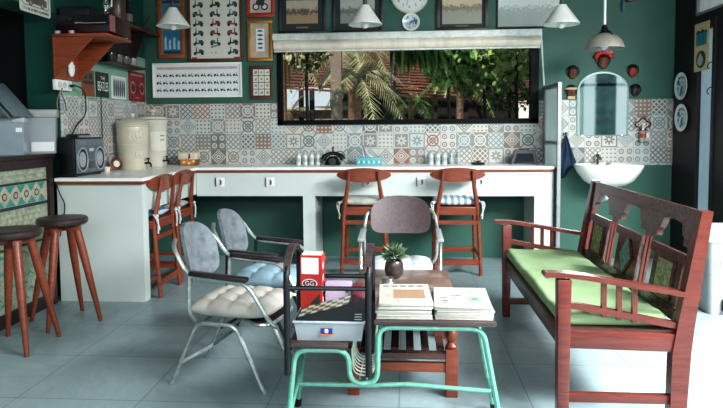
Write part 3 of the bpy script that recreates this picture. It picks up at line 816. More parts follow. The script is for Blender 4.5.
# green cushion lies on the bench
gc = MB()
gc.b2(0.685, 1.15, YN+0.03, YF-0.005, 0.413, 0.472, 0.022)
bmesh.ops.subdivide_edges(gc.bm, edges=[e for e in gc.bm.edges if e.calc_length() > 0.2], cuts=24, use_grid_fill=True)
for v in gc.bm.verts:
    if v.co.z > 0.45:
        v.co.z += 0.004*sin(v.co.y*9)*cos(v.co.x*13) + 0.003*sin(v.co.y*31+v.co.x*20)
        d = abs(v.co.y-3.62)
        if d < 0.05: v.co.z -= 0.007*(1-d/0.05)
gco = gc.build('bench_cushion', green_cloth, None, angle=60)
tag(gco, 'long pale green cushion lying on the carved bench', 'cushion')

# ------------------------------------------------------------------ coffee table
ct = thing('coffee_table', 'low brown wooden coffee table with turned legs and slatted shelf', 'table', (-0.02, 3.25, 0))
MB().b2(-0.285, 0.265, 2.80, 3.73, 0.385, 0.412, 0.006).build('table_top', table_wood, ct)
for x in (-0.252, 0.222):
    for y in (2.865, 3.67):
        l = MB(); l.b2(x-0.029, x+0.029, y-0.029, y+0.029, 0, 0.235, 0.004)
        l.lathe([(0.0, 0.235), (0.022, 0.236), (0.029, 0.247), (0.02, 0.258), (0.017, 0.268), (0.026, 0.285), (0.03, 0.30), (0.026, 0.318), (0.018, 0.328), (0.027, 0.335), (0.0, 0.337)], (x, y, 0), 16)
        l.b2(x-0.029, x+0.029, y-0.029, y+0.029, 0.335, 0.386, 0.004)
        l.build('leg', red_wood, ct)
for y in (2.86, 3.675):
    MB().b2(-0.23, 0.2, y-0.012, y+0.012, 0.325, 0.385).build('apron', bench_dark, ct, smooth=False)
    MB().b2(-0.23, 0.2, y-0.014, y+0.014, 0.12, 0.165, 0.003).build('rail', red_wood, ct)
    MB().b2(-0.24, 0.21, y-0.02, y+0.02, 0.185, 0.215).build('shelf_rail', bench_dark, ct, smooth=False)
for x in (-0.252, 0.222):
    MB().b2(x-0.012, x+0.012, 2.89, 3.65, 0.325, 0.385).build('apron', bench_dark, ct, smooth=False)
    MB().b2(x-0.014, x+0.014, 2.89, 3.65, 0.185, 0.215).build('shelf_rail', bench_dark, ct, smooth=False)
for k in range(6):
    x = -0.2 + k*0.074
    MB().b2(x-0.019, x+0.019, 2.88, 3.66, 0.215, 0.228).build('slat', bench_dark, ct, smooth=False)

# ------------------------------------------------------------------ old school desk of mint tube with low seat, black hoops
dk = thing('school_desk', 'old school desk of mint green tube with low seat, wire basket and black hoop rails', 'desk', (-0.05, 2.6, 0))
Y0, Y1 = 2.445, 2.715
prof = [(-0.505, 0.0), (-0.462, 0.372), (-0.238, 0.372), (-0.232, 0.232), (-0.118, 0.232), (-0.112, 0.474), (0.318, 0.474), (0.405, 0.0)]
for y in (Y0, Y1):
    MB().tube(bez([(x, y, z) for x, z in prof], 6, 0.055), 0.0115, 8).build('tube_frame', mint, dk)
    for x in (-0.504, 0.404):
        MB().tube([(x, y, 0), (x*0.993, y, 0.035)], 0.015, 8).build('foot_cap', rubber, dk)
ym = (Y0+Y1)/2
MB().tube([(-0.487, Y0, 0.10), (-0.478, ym, 0.17), (-0.475, Y1, 0.25)], 0.009, 8).build('side_brace', mint, dk)
MB().tube([(0.378, Y0, 0.15), (0.378, Y1, 0.15)], 0.009, 8).build('side_brace', mint, dk)
MB().tube([(-0.478, ym, 0.165), (-0.15, ym, 0.165), (0.0, ym, 0.175), (0.378, ym, 0.15)], 0.01, 8).build('stretcher', mint, dk)
for xx0, zz in ((-0.36, 0.372), (0.1, 0.474)):
    MB().tube([(xx0, Y0, zz), (xx0, Y1, zz)], 0.009, 8).build('cross_tube', mint, dk)
MB().b2(-0.49, -0.238, 2.425, 2.745, 0.385, 0.403, 0.004).build('seat_board', board_wood, dk)
MB().b2(-0.13, 0.37, 2.425, 2.775, 0.487, 0.508, 0.004).build('desk_board', board_wood, dk)
bk = MB()
for k in range(7):
    y = Y0+0.03 + k*0.035
    bk.tube(bez([(-0.226, y, 0.37), (-0.222, y, 0.255), (-0.13, y, 0.255), (-0.124, y, 0.45)], 5, 0.05), 0.0028, 5)
for x, z in ((-0.19, 0.252), (-0.16, 0.252), (-0.224, 0.32), (-0.124, 0.36)):
    bk.tube([(x, Y0, z), (x, Y1, z)], 0.0028, 5)
bk.build('wire_basket', M('pale_wire', (196, 204, 190), 0.4, 0.3), dk)
def hoop(x):
    n = 12; ya, yb = 2.43, 2.735; r = (yb-ya)/2
    pts = [(x, ya, 0.27), (x, ya, 0.45), (x, ya, 0.64)]
    pts += [(x, (ya+yb)/2 - r*cos(pi*k/n), 0.66 + 0.115*sin(pi*k/n)) for k in range(n+1)]
    pts += [(x, yb, 0.64), (x, yb, 0.45), (x, yb, 0.27)]
    MB().tube(pts, 0.014, 10).build('hoop', black_metal, dk)
    c = [(x, (ya+yb)/2 - r*cos(pi*k/n), 0.673 + 0.117*sin(pi*k/n)) for k in range(1, n)]
    a = MB()
    for i in range(len(c)-1): a.beam(c[i], c[i+1], 0.03, 0.01)
    a.build('hoop_cap', board_wood, dk)
hoop(-0.492); hoop(-0.152)
MB().tube([(-0.492, 2.43, 0.638), (-0.152, 2.43, 0.638)], 0.010, 8).build('hoop_rail', black_metal, dk)
MB().tube([(-0.492, 2.735, 0.615), (-0.152, 2.735, 0.615)], 0.010, 8).build('hoop_rail', black_metal, dk)

# things on the seat of the desk
sb = thing('storage_box', 'cloudy plastic storage box with a small blue sticker on the low desk seat', 'box', (-0.32, 2.59, 0.405))
b = MB(); x0, x1, y0, y1, z0, z1 = -0.468, -0.172, 2.455, 2.715, 0.4045, 0.49
def tub(b, x0, x1, y0, y1, z0, z1, tp=0.012, th=0.004):
    o0 = [(x0+tp, y0+tp), (x1-tp, y0+tp), (x1-tp, y1-tp), (x0+tp, y1-tp)]; o1 = [(x0, y0), (x1, y0), (x1, y1), (x0, y1)]
    ins = lambda q: [(a+(th if i in (0, 3) else -th), c+(th if i < 2 else -th)) for i, (a, c) in enumerate(q)]
    A = [b.bm.verts.new((p[0], p[1], z0)) for p in o0]; B = [b.bm.verts.new((p[0], p[1], z1)) for p in o1]
    C = [b.bm.verts.new((p[0], p[1], z1)) for p in ins(o1)]; D = [b.bm.verts.new((p[0], p[1], z0+th)) for p in ins(o0)]
    b.face(A[::-1]); b.face(D)
    for i in range(4):
        j = (i+1) % 4
        b.face([A[i], A[j], B[j], B[i]]); b.face([B[i], B[j], C[j], C[i]]); b.face([C[i], C[j], D[j], D[i]])
tub(b, x0, x1, y0, y1, z0, z1)
b.build('tub', clear_grey, sb, smooth=False)
r_ = MB().b2(x0-0.006, x1+0.006, y0-0.006, y0+0.004, z1-0.006, z1+0.002, 0.002).b2(x0-0.006, x1+0.006, y1-0.004, y1+0.006, z1-0.006, z1+0.002, 0.002)
r_.b2(x0-0.006, x0+0.004, y0, y1, z1-0.006, z1+0.002, 0.002).b2(x1-0.004, x1+0.006, y0, y1, z1-0.006, z1+0.002, 0.002)
r_.build('rim', M('pale_plastic_rim', (178, 188, 194), 0.35), sb)
sy = 2.4553
stk = MB(); stk.m(0).poly([(-0.355, sy-0.002, 0.437), (-0.305, sy-0.002, 0.437), (-0.305, sy-0.002, 0.462), (-0.355, sy-0.002, 0.462)])
stk.m(1).flat(circle(-0.33, 0.451, 0.009, 12), (0, sy-0.003, 0), (1, 0, 0), (0, 0, 1))
stk.m(2).poly([(-0.357, sy-0.002, 0.433), (-0.303, sy-0.002, 0.433), (-0.303, sy-0.002, 0.4385), (-0.357, sy-0.002, 0.4385)])
stk.m(3).poly([(-0.338, sy-0.0032, 0.449), (-0.322, sy-0.0032, 0.449), (-0.322, sy-0.0032, 0.4525), (-0.338, sy-0.0032, 0.4525)])
stk.build('sticker', [M('navy_sticker', (52, 44, 110), 0.5), white_p, M('orange_sticker', (206, 120, 76), 0.5), ink_red], sb, smooth=False, norm=False)
gb = thing('game_box', 'black board game box with slanted chequered lid, propped on the storage box', 'board game', (-0.31, 2.54, 0.486))
g = MB(); pr = [(-0.462, 0.4925), (-0.166, 0.4925), (-0.166, 0.54), (-0.23, 0.562), (-0.462, 0.50)]
g.prism(pr, (0, 2.615, 0), (1, 0, 0), (0, 0, 1), 0.155).build('box_body', black_plastic, gb, smooth=False)
cb = MB(); e0 = V((-0.462, 2.465, 0.5005)); ex = V((0.232, 0, 0.062)); ey = V((0.0, 0.145, 0.0)); up = V((-0.27, 0, 0.96))*0.001
cb.m(2).poly([e0+up*.3, e0+ex+up*.3, e0+ex+ey+up*.3, e0+ey+up*.3])
for i in range(8):
    for j in range(4):
        cb.m((i+j) % 2)
        q = lambda a, c: e0 + ex*(0.04+0.115*a) + ey*(0.04+0.23*c) + up
        cb.poly([q(i, j), q(i+1, j), q(i+1, j+1), q(i, j+1)])
cb.build('chequer_board', [M('pale_chequer', (206, 204, 176), 0.4), M('green_chequer', (62, 92, 84), 0.4), ink], gb, smooth=False, norm=False)
ln = MB()
for k in range(3): ln.b2(-0.212+k*0.001, -0.182, 2.4585, 2.4595, 0.498+k*0.011, 0.502+k*0.011)
ln.build('side_marking', grey_p, gb, smooth=False)
rbx = thing('red_carton', 'upright red and white carton with an oval logo, in the back of the storage box', 'carton', (-0.42, 2.67, 0.41))
rc = MB(); rc.m(0).box((-0.418, 2.667, 0.571), (0.098, 0.07, 0.322), radians(-6))
rc.build('carton', red_card, rbx, smooth=False)
def rp(u, v): # on its front face
    a = radians(-6); fx, fy = cos(a), sin(a)
    c = V((-0.418, 2.667, 0)) + V((sin(a), -cos(a), 0))*0.0356
    return c + V((fx, fy, 0))*u + V((0, 0, v))
fc = MB(); fc.m(0).poly([rp(-0.043, 0.648), rp(0.036, 0.648), rp(0.036, 0.722), rp(-0.043, 0.722)])
fc.m(0).flat(circle(0, 0, 0.036, 20, 0.021), rp(-0.006, 0.605)+V((0, -0.0005, 0)), (cos(radians(-6)), sin(radians(-6)), 0), (0, 0, 1))
fc.m(1).flat(circle(0, 0, 0.032, 20, 0.0175), rp(-0.006, 0.605)+V((0, -0.001, 0)), (cos(radians(-6)), sin(radians(-6)), 0), (0, 0, 1))
fc.m(0).text('GG', rp(-0.006, 0.605)+V((0, -0.0016, 0)), (cos(radians(-6)), sin(radians(-6)), 0), (0, 0, 1), 0.03)
fc.m(2).poly([rp(-0.02, 0.43)+V((0, -.0004, 0)), rp(0.04, 0.43)+V((0, -.0004, 0)), rp(0.04, 0.56)+V((0, -.0004, 0)), rp(0.0, 0.52)+V((0, -.0004, 0))])
fc.build('printed_front', [paper_w, M('dark_maroon_logo', (96, 24, 30), 0.5), ink], rbx, smooth=False, norm=False)
sd = MB()
a = radians(-6); c = V((-0.418, 2.667, 0)) + V((cos(a), sin(a), 0))*0.0495
for k in range(5):
    z = 0.46+k*0.052
    sd.poly([c+V((0, -0.028, z)), c+V((0, 0.028, z)), c+V((0, 0.028, z+0.03)), c+V((0, -0.028, z+0.03))])
sd.build('printed_side', paper_w, rbx, smooth=False)
MB().b2(-0.462, -0.374, 2.64, 2.695, 0.732, 0.738).build('paper_top', paper_w, rbx, smooth=False)
lc = MB(); lc.m(0).b2(-0.358, -0.242, 2.645, 2.70, 0.4095, 0.603)
lc.m(1).b2(-0.274, -0.25, 2.6445, 2.645, 0.575, 0.582).b2(-0.268, -0.255, 2.6445, 2.645, 0.562, 0.572)
tag(lc.build('lilac_carton', [lilac_card, ink], None, smooth=False), 'pale lilac carton beside the red carton', 'carton')
tag(MB().b2(-0.238, -0.19, 2.63, 2.70, 0.4095, 0.592, 0.003).build('maroon_carton', maroon, None), 'small maroon carton right of the lilac carton', 'carton')

# newspapers
news_img = photo_mat('newspaper_photo_print', (168, 138, 112), (128, 96, 78), (140, 132, 122), 7, 0.7)
newsprint = M('newsprint_paper', (176, 176, 168), 0.7, var=0.06, sc=40)
def make_newspaper(label, x0, x1, y0, y1, z0, h, rz, style, group):
    cx, cy = (x0+x1)/2, (y0+y1)/2
    t = thing('newspaper', label, 'newspaper', (cx, cy, z0), rz, group)
    w_, d_ = x1-x0, y1-y0
    b = MB(); nl = max(3, int(h/0.004))
    for k in range(nl):
        j = random.uniform(-0.003, 0.003)
        b.box((j, random.uniform(-0.003, 0.003), h*(k+0.5)/nl), (w_+random.uniform(-0.006, 0.002), d_, h/nl*0.92), None, 0.0015, 1)
    b.build('pages', newsprint, t, world=False)
    if style:
        p = MB(); zt = h+0.0006
        R = lambda a, c, e, f, k=0.0: p.poly([(-w_/2+a*w_, -d_/2+c*d_, zt+k), (-w_/2+e*w_, -d_/2+c*d_, zt+k), (-w_/2+e*w_, -d_/2+f*d_, zt+k), (-w_/2+a*w_, -d_/2+f*d_, zt+k)])
        p.m(4); R(0.01, 0.01, 0.99, 0.99, -.0003)
        if style == 1:
            p.m(0); R(0.05, 0.08, 0.95, 0.76); p.m(1); R(0.28, 0.26, 0.88, 0.68, .0004); p.m(0); R(0.06, 0.05, 0.94, 0.08)
            p.m(2)
            for k in range(5): R(0.08+0.17*k, 0.83, 0.08+0.17*k+0.12, 0.9)
        else:
            p.m(2)
            for k in range(14):
                a, c = random.uniform(0.05, 0.75), random.uniform(0.08, 0.86)
                R(a, c, a+random.uniform(0.06, 0.2), c+random.uniform(0.015, 0.05))
            p.m(3); R(0.62, 0.25, 0.86, 0.52, .0003); p.m(2); R(0.68, 0.33, 0.8, 0.44, .0006)
        p.build('printed_page', [M('newsprint_grey', (176, 172, 164), 0.7), news_img, M('newsprint_print', (112, 116, 112), 0.7), M('newsprint_green', (132, 164, 136), 0.7), newsprint], t, smooth=False, world=False, norm=False)
    return t
z = 0.5085
for i, (h, rz, lab) in enumerate([(0.016, 1.0, 'folded newspaper at the bottom of the left pile on the desk'), (0.014, -1.5, 'folded newspaper second from the bottom of the left pile on the desk'),
                                  (0.014, 1.2, 'folded newspaper just under the top one of the left pile'), (0.012, 2.0, 'newspaper with a brown colour photo on top of the left pile')]):
    make_newspaper(lab, -0.122+0.002*i, 0.112, 2.445+0.004*i, 2.775, z, h, radians(rz), 1 if i == 3 else 0, 'newspapers on the desk'); z += h+0.002
z = 0.5085
for i, (h, rz, lab) in enumerate([(0.018, -1.0, 'folded newspaper at the bottom of the right pile on the desk'), (0.016, 1.5, 'folded newspaper in the middle of the right pile on the desk'),
                                  (0.014, -2.0, 'pale newspaper with a green patch on top of the right pile')]):
    make_newspaper(lab, 0.124, 0.362, 2.445+0.003*i, 2.76, z, h, radians(rz), 2 if i == 2 else 0, 'newspapers on the desk'); z += h+0.002

# plant and tin on the coffee table
pp = thing('potted_plant', 'small succulent in a round dark pot on the coffee table', 'plant', (-0.065, 3.50, 0.413))
MB().lathe([(0, 0.413), (0.028, 0.413), (0.05, 0.435), (0.058, 0.47), (0.05, 0.51), (0.045, 0.52), (0.038, 0.517), (0.038, 0.505), (0, 0.505)], (-0.065, 3.50, 0), 20).build('pot', M('dark_glazed_pot', (70, 60, 58), 0.25, var=0.3), pp)
lf = MB()
for k in range(240):
    a = random.uniform(0, 2*pi); el = random.uniform(-0.1, 1.5); ln_ = random.uniform(0.045, 0.075)
    d = V((cos(a)*cos(el), sin(a)*cos(el), sin(el))); o = V((-0.065, 3.50, 0.535)) + d*random.uniform(0.01, 0.035)
    tip = o + d*ln_; sdv = d.cross(V((random.uniform(-1, 1), random.uniform(-1, 1), 1))).normalized()*0.0085; mid = o.lerp(tip, 0.55)
    lf.poly([o, mid+sdv, tip, mid-sdv])
lf.build('leaves', emis_leaf('succulent_leaf', (70, 96, 72), (140, 162, 124)), pp, norm=False)
tn = thing('tin_can', 'small silver tin in front of the potted succulent', 'tin', (-0.095, 3.30, 0.413))
MB().lathe([(0, 0.413), (0.034, 0.413), (0.034, 0.416), (0.0325, 0.418), (0.0325, 0.465), (0.034, 0.468), (0.031, 0.468), (0.031, 0.43), (0, 0.43)], (-0.095, 3.30, 0), 24).build('can', chrome_b, tn)
MB().tube([(-0.095+0.0345*cos(a), 3.30+0.0345*sin(a), 0.442) for a in [2*pi*k/24 for k in range(24)]], 0.002, 6, True).build('ridge', chrome, tn)

# ------------------------------------------------------------------ waste bin by the door
bi = thing('waste_bin', 'grey swing top waste bin by the door behind the bench', 'bin', (2.20, 4.33, 0))
def rrect(cx, cy, hx, hy, r, z, n=5):
    out = []
    for qx, qy, a0 in ((1, 1, 0), (-1, 1, 90), (-1, -1, 180), (1, -1, 270)):
        for k in range(n): 
            a = radians(a0+90*k/(n-1)); out.append(V((cx+qx*(hx-r)+r*cos(a), cy+qy*(hy-r)+r*sin(a), z)))
    return out
def loft(mb, rings, cap0=True, cap1=True):
    R = [[mb.bm.verts.new(p) for p in r] for r in rings]; n = len(R[0])
    for i in range(len(R)-1):
        for k in range(n): mb.face([R[i][k], R[i][(k+1) % n], R[i+1][(k+1) % n], R[i+1][k]])
    if cap0: mb.face(R[0][::-1])
    if cap1: mb.face(R[-1])
b = MB(); loft(b, [rrect(2.2, 4.33, hx, hy, 0.03, z) for hx, hy, z in ((0.115, 0.115, 0), (0.12, 0.12, 0.02), (0.14, 0.135, 0.5), (0.145, 0.14, 0.51))]); b.build('body', grey_p, bi)
b = MB(); loft(b, [rrect(2.2, 4.33, hx, hy, 0.035, z) for hx, hy, z in ((0.15, 0.145, 0.508), (0.15, 0.145, 0.54), (0.135, 0.13, 0.59), (0.10, 0.095, 0.605))]); b.build('lid', M('pale_grey_plastic', (176, 180, 178), 0.4), bi)
MB().b2(2.16, 2.24, 4.18, 4.214, 0.03, 0.11, 0.006).build('pedal', black_plastic, bi)
em = MB()
for k in range(3):
    a = 2*pi*k/3; em.box((2.13+0.018*cos(a), 4.195, 0.36+0.018*sin(a)), (0.03, 0.004, 0.008), Euler((0, -a-pi/2, 0)))
em.build('recycling_mark', M('faded_mark', (176, 180, 178), 0.5), bi, smooth=False)

# ------------------------------------------------------------------ pendant lamps
def pendant(label, x, y, z0, z1, r, group):
    t = thing('pendant_lamp', label, 'lamp', (x, y, z0), 0, group)
    h = z1-z0
    MB().lathe([(r, z0), (r*1.01, z0+0.006), (r*0.66, z0+h*0.48), (r*0.30, z1-0.012), (r*0.27, z1), (0.012, z1+0.004), (0.012, z1-0.004), (r*0.25, z1-0.012), (r*0.62, z0+h*0.46), (r*0.97, z0+0.004), (r, z0)], (x, y, 0), 32).build('lamp_shade', milk, t)
    MB().sphere((x, y, z0+0.004), 0.037, (1, 1, 1)).tube([(x, y, z0+0.03), (x, y, z1)], 0.016, 10).build('bulb', milk, t)
    MB().tube([(x, y, z1-0.005), (x, y, z1+0.05)], [0.022, 0.018], 12).build('socket', M('lamp_socket', (70, 78, 80), 0.4), t)
    MB().tube([(x, y, z1+0.045), (x, y, 3.0)], 0.009, 8).build('rod', M('dark_lamp_rod', (44, 54, 54), 0.4), t)
    return t
pendant('white conical pendant lamp hanging at left before the blue prints', -2.085, 5.36, 2.23, 2.395, 0.148, 'white conical pendant lamps')
pendant('white conical pendant lamp hanging above the middle of the window', -0.345, 5.36, 2.21, 2.38, 0.148, 'white conical pendant lamps')
pendant('white conical pendant lamp hanging at the right end of the blind', 1.355, 5.36, 2.178, 2.345, 0.152, 'white conical pendant lamps')
dome_r = 0.93
dp = thing('dome_pendant', 'wide grey dome pendant lamp on a white tube above the arched mirror', 'lamp', (1.70, 5.3, 1.95))
MB().lathe([(q*dome_r, z) for q, z in ((0.172, 1.958), (0.170, 1.975), (0.155, 2.015), (0.118, 2.055), (0.06, 2.083), (0.03, 2.09), (0.03, 2.082), (0.112, 2.048), (0.148, 2.01), (0.166, 1.96), (0.172, 1.958))], (1.70, 5.3, 0), 32).build('lamp_shade', M('grey_enamel_shade', (146, 142, 132), 0.4), dp)
MB().lathe([(0, 2.16), (0.02, 2.158), (0.028, 2.12), (0.05, 2.088), (0, 2.085)], (1.70, 5.3, 0), 20).build('cap', black_plastic, dp)
MB().tube([(1.70, 5.3, 2.15), (1.70, 5.3, 3.0)], 0.011, 10).build('tube', white_p, dp)
MB().tube([(1.73, 5.25, 2.10), (1.735, 5.21, 2.06), (1.735, 5.2, 2.02)], 0.005, 6).build('switch_cord', black_plastic, dp)
MB().sphere((1.70, 5.3, 1.985), 0.035).build('bulb', milk, dp)

# ------------------------------------------------------------------ pictures on the back wall
YW = 5.998
def frame_thing(name, label, cat, x0, x1, z0, z1, fw, fmat, dep=0.025, group='framed pictures on the back wall'):
    t = thing(name, label, cat, ((x0+x1)/2, YW, z0), 0, group)
    b = MB()
    b.b2(x0, x1, YW-dep, YW, z0, z0+fw, 0.003).b2(x0, x1, YW-dep, YW, z1-fw, z1, 0.003).b2(x0, x0+fw, YW-dep, YW, z0+fw*0.9, z1-fw*0.9, 0.003).b2(x1-fw, x1, YW-dep, YW, z0+fw*0.9, z1-fw*0.9, 0.003)
    b.build('frame', fmat, t)
    return t
def rect(mb, x0, x1, z0, z1, y): mb.poly([(x0, y, z0), (x1, y, z0), (x1, y, z1), (x0, y, z1)])
def scooter(mb, cx, cz, s_, y, flip=1, body=1):
    f = lambda P: mb.flat([(p[0]*s_*flip, p[1]*s_) for p in P], (cx, y, cz), (1, 0, 0), (0, 0, 1))
    k = random.random()
    mb.m(1); f(circle(-0.34, -0.2, 0.15, 10)); f(circle(0.34, -0.2, 0.15, 10))
    mb.m(body)
    f([(-0.5, -0.12), (-0.2, -0.14), (-0.05, -0.2), (0.2, -0.2), (0.3, -0.02), (0.22, 0.3), (0.16, 0.3), (0.16, 0.0), (0.05, -0.08), (-0.1, 0.06+0.08*k), (-0.4, 0.1), (-0.52, 0.0)])
    mb.m(1); f([(-0.42, 0.1), (-0.02, 0.08), (-0.02, 0.15+0.05*k), (-0.36, 0.17)]); f([(0.1, 0.28), (0.3, 0.34), (0.3, 0.38), (0.1, 0.33)])
YP = YW-0.012
inks = [paper, ink, ink_blue, ink_green, ink_red, ink_grey, ink_pink, ink_ochre]
# blue triptych
t = frame_thing('framed_print', 'tall orange wood frame with blue prints behind the left pendant lamp', 'picture', -2.485, -2.21, 2.02, 2.68, 0.038, frame_orange)
b = MB(); b.m(0); rect(b, -2.45, -2.245, 2.05, 2.65, YP)
for z0, z1 in ((2.065, 2.30), (2.33, 2.55), (2.57, 2.64)):
    b.m(1); rect(b, -2.435, -2.26, z0, z1, YP-.001)
    b.m(2)
    for k in range(4):
        cx = -2.41+k*0.045; zb = z0+0.03+0.02*random.random(); h = (z1-z0)*random.uniform(0.35, 0.6)
        b.flat([(cx-0.014, zb), (cx+0.014, zb), (cx+0.008, zb+h*0.6), (cx+0.014, zb+h*0.8), (cx, zb+h), (cx-0.012, zb+h*0.75)], (0, YP-.002, 0), (1, 0, 0), (0, 0, 1))
    b.m(3); rect(b, -2.435, -2.26, z0, z0+0.03, YP-.0022)
b.build('print', [M('green_grey_mount', (98, 128, 124), 0.6), M('blue_print', (52, 116, 146), 0.6), M('pale_blue_print', (158, 190, 200), 0.6), deep_blue], t, smooth=False, norm=False)
# scooter poster
t = frame_thing('framed_poster', 'large cream poster of vintage scooters in dark frame', 'poster', -2.175, -1.617, 1.985, 2.70, 0.026, frame_brown)
b = MB(); b.m(0); rect(b, -2.155, -1.637, 2.0, 2.69, YP)
for r in range(7):
    for c in range(3):
        if r == 0 and c == 1: continue
        scooter(b, -2.072+c*0.176, 2.085+r*0.094, 0.108, YP-.001, random.choice((-1, 1)), random.choice((2, 3, 3, 2, 7, 4, 1)))
b.m(1)
for k in range(8): rect(b, -1.945+k*0.012, -1.937+k*0.012, 2.118+0.003*k-0.004*(k % 2), 2.135+0.003*k, YP-.001)
b.m(4); rect(b, -2.14, -2.09, 2.008, 2.026, YP-.001); rect(b, -1.71, -1.65, 2.008, 2.026, YP-.001)
b.m(5); rect(b, -1.94, -1.93, 2.06, 2.08, YP-.001); rect(b, -1.90, -1.89, 2.06, 2.08, YP-.001)
b.build('print', inks, t, smooth=False, norm=False)
# red frame
t = frame_thing('framed_print', 'red wood frame with a motorcycle print above the gold frame', 'picture', -1.571, -1.284, 2.411, 2.72, 0.04, frame_red)
b = MB(); b.m(0); rect(b, -1.54, -1.315, 2.44, 2.70, YP); b.m(6); rect(b, -1.52, -1.335, 2.465, 2.69, YP-.0006)
for cx in (-1.475, -1.39):
    b.m(1); b.flat(circle(cx, 2.515, 0.036, 16), (0, YP-.001, 0), (1, 0, 0), (0, 0, 1)); b.m(0); b.flat(circle(cx, 2.515, 0.022, 16), (0, YP-.0015, 0), (1, 0, 0), (0, 0, 1))
b.m(1); b.flat([(-1.48, 2.54), (-1.40, 2.52), (-1.385, 2.58), (-1.37, 2.60), (-1.41, 2.59), (-1.47, 2.58)], (0, YP-.002, 0), (1, 0, 0), (0, 0, 1))
b.m(4); rect(b, -1.525, -1.33, 2.445, 2.46, YP-.001)
b.build('print', inks, t, smooth=False, norm=False)
# gold frame
t = frame_thing('framed_print', 'gold frame with beige mount and narrow strip of five small drawings', 'picture', -1.568, -1.312, 1.976, 2.387, 0.034, gold)
b = MB(); b.m(0); rect(b, -1.54, -1.34, 2.0, 2.36, YP); b.m(1); rect(b, -1.482, -1.395, 2.075, 2.30, YP-.001)
for k in range(5):
    b.m(2 if k % 2 else 3); zc = 2.105+k*0.042; b.flat([(-1.47, zc), (-1.44, zc-0.006), (-1.41, zc), (-1.42, zc+0.012), (-1.455, zc+0.014)], (0, YP-.002, 0), (1, 0, 0), (0, 0, 1))
b.build('print', [M('beige_mount', (188, 168, 148), 0.6), paper_w, ink, ink_blue], t, smooth=False, norm=False)
# small grid frame
t = frame_thing('framed_print', 'small brown frame with a grid of twelve drawings left of the window', 'picture', -1.546, -1.318, 1.60, 1.93, 0.024, frame_brown)
b = MB(); b.m(0); rect(b, -1.53, -1.335, 1.615, 1.915, YP)
for r in range(4):
    for c in range(3):
        x0 = -1.518+c*0.058; z0 = 1.635+r*0.067
        b.m(1); rect(b, x0, x0+0.052, z0, z0+0.06, YP-.001)
        b.m(2); b.flat([(x0+0.01, z0+random.uniform(0.01, 0.03)), (x0+0.04, z0+0.015), (x0+random.uniform(0.03, 0.045), z0+0.045), (x0+0.02, z0+random.uniform(0.03, 0.05))], (0, YP-.002, 0), (1, 0, 0), (0, 0, 1))
b.build('print', [ink, paper, ink_grey], t, smooth=False, norm=False)
# wide white frame
t = frame_thing('framed_chart', 'wide white frame with rows of tiny scooter drawings on the back wall', 'poster', -2.557, -1.634, 1.622, 1.972, 0.016, white_p)
b = MB(); b.m(0); rect(b, -2.545, -1.646, 1.634, 1.96, YP)
b.m(6); rect(b, -2.51, -1.68, 1.905, 1.932, YP-.001)
for r in range(3):
    for c in range(13):
        scooter(b, -2.49+c*0.066, 1.70+r*0.074, 0.052, YP-.001, 1, random.choice((1, 2, 3)))
b.build('print', [paper_w]+inks[1:], t, smooth=False, norm=False)
# dark framed photographs
def photo(label, x0, x1, z0, z1, fw, fm, mount, pic, mw, plaque=True):
    t = frame_thing('framed_photograph', label, 'picture', x0, x1, z0, z1, fw, fm)
    if mount is not None:
        b = MB(); rect(b, x0+fw*.8, x1-fw*.8, z0+fw*.8, z1-fw*.8, YP+.002)
        if plaque:
            b.m(1); c = (x0+x1)/2; rect(b, c-0.06, c+0.06, z0+fw+mw*0.45, z0+fw+mw*0.75, YP+.001)
        b.build('mount', [mount, M('brass_plaque', (138, 112, 84), 0.4)], t, smooth=False, norm=False)
    MB().b2(x0+fw+mw, x1-fw-mw, YP-.001, YP, z0+fw+mw*1.35, z1-fw-mw*0.8).build('photograph', pic, t, smooth=False)
mount_d = M('dark_green_mount', (34, 44, 46), 0.6)
photo('dark framed sepia photograph of trees, left of the two above the blind', -1.25, -0.774, 2.243, 2.64, 0.03, frame_dark, mount_d, sepia1, 0.05)
photo('dark framed grey photograph of palms partly behind the middle pendant lamp', -0.71, -0.209, 2.236, 2.64, 0.03, frame_dark, mount_d, sepia2, 0.05)
photo('thick dark framed sepia photograph right of the clock', 0.31, 0.813, 2.237, 2.60, 0.036, frame_dark, mount_d, sepia3, 0.025)
photo('pale grey street photograph in a thin dark frame behind the right pendant lamp', 0.897, 1.53, 2.257, 2.62, 0.012, frame_dark, None, grey4, 0.0)
# clock
ck = thing('wall_clock', 'round cream wall clock above the small blue plate', 'clock', (0.052, YW, 2.41))
R90 = Euler((pi/2, 0, 0))
MB().lathe([(0, 0.0), (0.183, 0.0), (0.187, 0.012), (0.178, 0.034), (0.164, 0.038), (0.158, 0.026), (0, 0.026)], (0.052, YW, 2.60), 40, R90).build('case', M('cream_clock_case', (214, 210, 190), 0.35), ck)
b = MB(); b.m(0).flat(circle(0, 0, 0.158, 32), (0.052, YW-0.0275, 2.60), (1, 0, 0), (0, 0, 1))
for k in range(1, 13):
    a = pi/2 - k*pi/6
    b.m(1).text(str(k), (0.052+0.122*cos(a), YW-0.0285, 2.60+0.122*sin(a)), (1, 0, 0), (0, 0, 1), 0.042)
for k in range(60):
    a = k*pi/30; b.m(1).flat([(-0.001, 0.15), (0.001, 0.15), (0.001, 0.155), (-0.001, 0.155)], (0.052, YW-0.0285, 2.60), (cos(a), 0, -sin(a)), (sin(a), 0, cos(a)))
b.build('dial', [paper_w, ink], ck, smooth=False, norm=False)
for ln_, wd_, a in ((0.075, 0.007, radians(65)), (0.11, 0.004, radians(-105))):
    MB().beam((0.052, YW-0.031, 2.60), (0.052+ln_*cos(a), YW-0.031, 2.60+ln_*sin(a)), wd_, 0.002, (0, 1, 0)).build('hand', ink, ck, smooth=False)
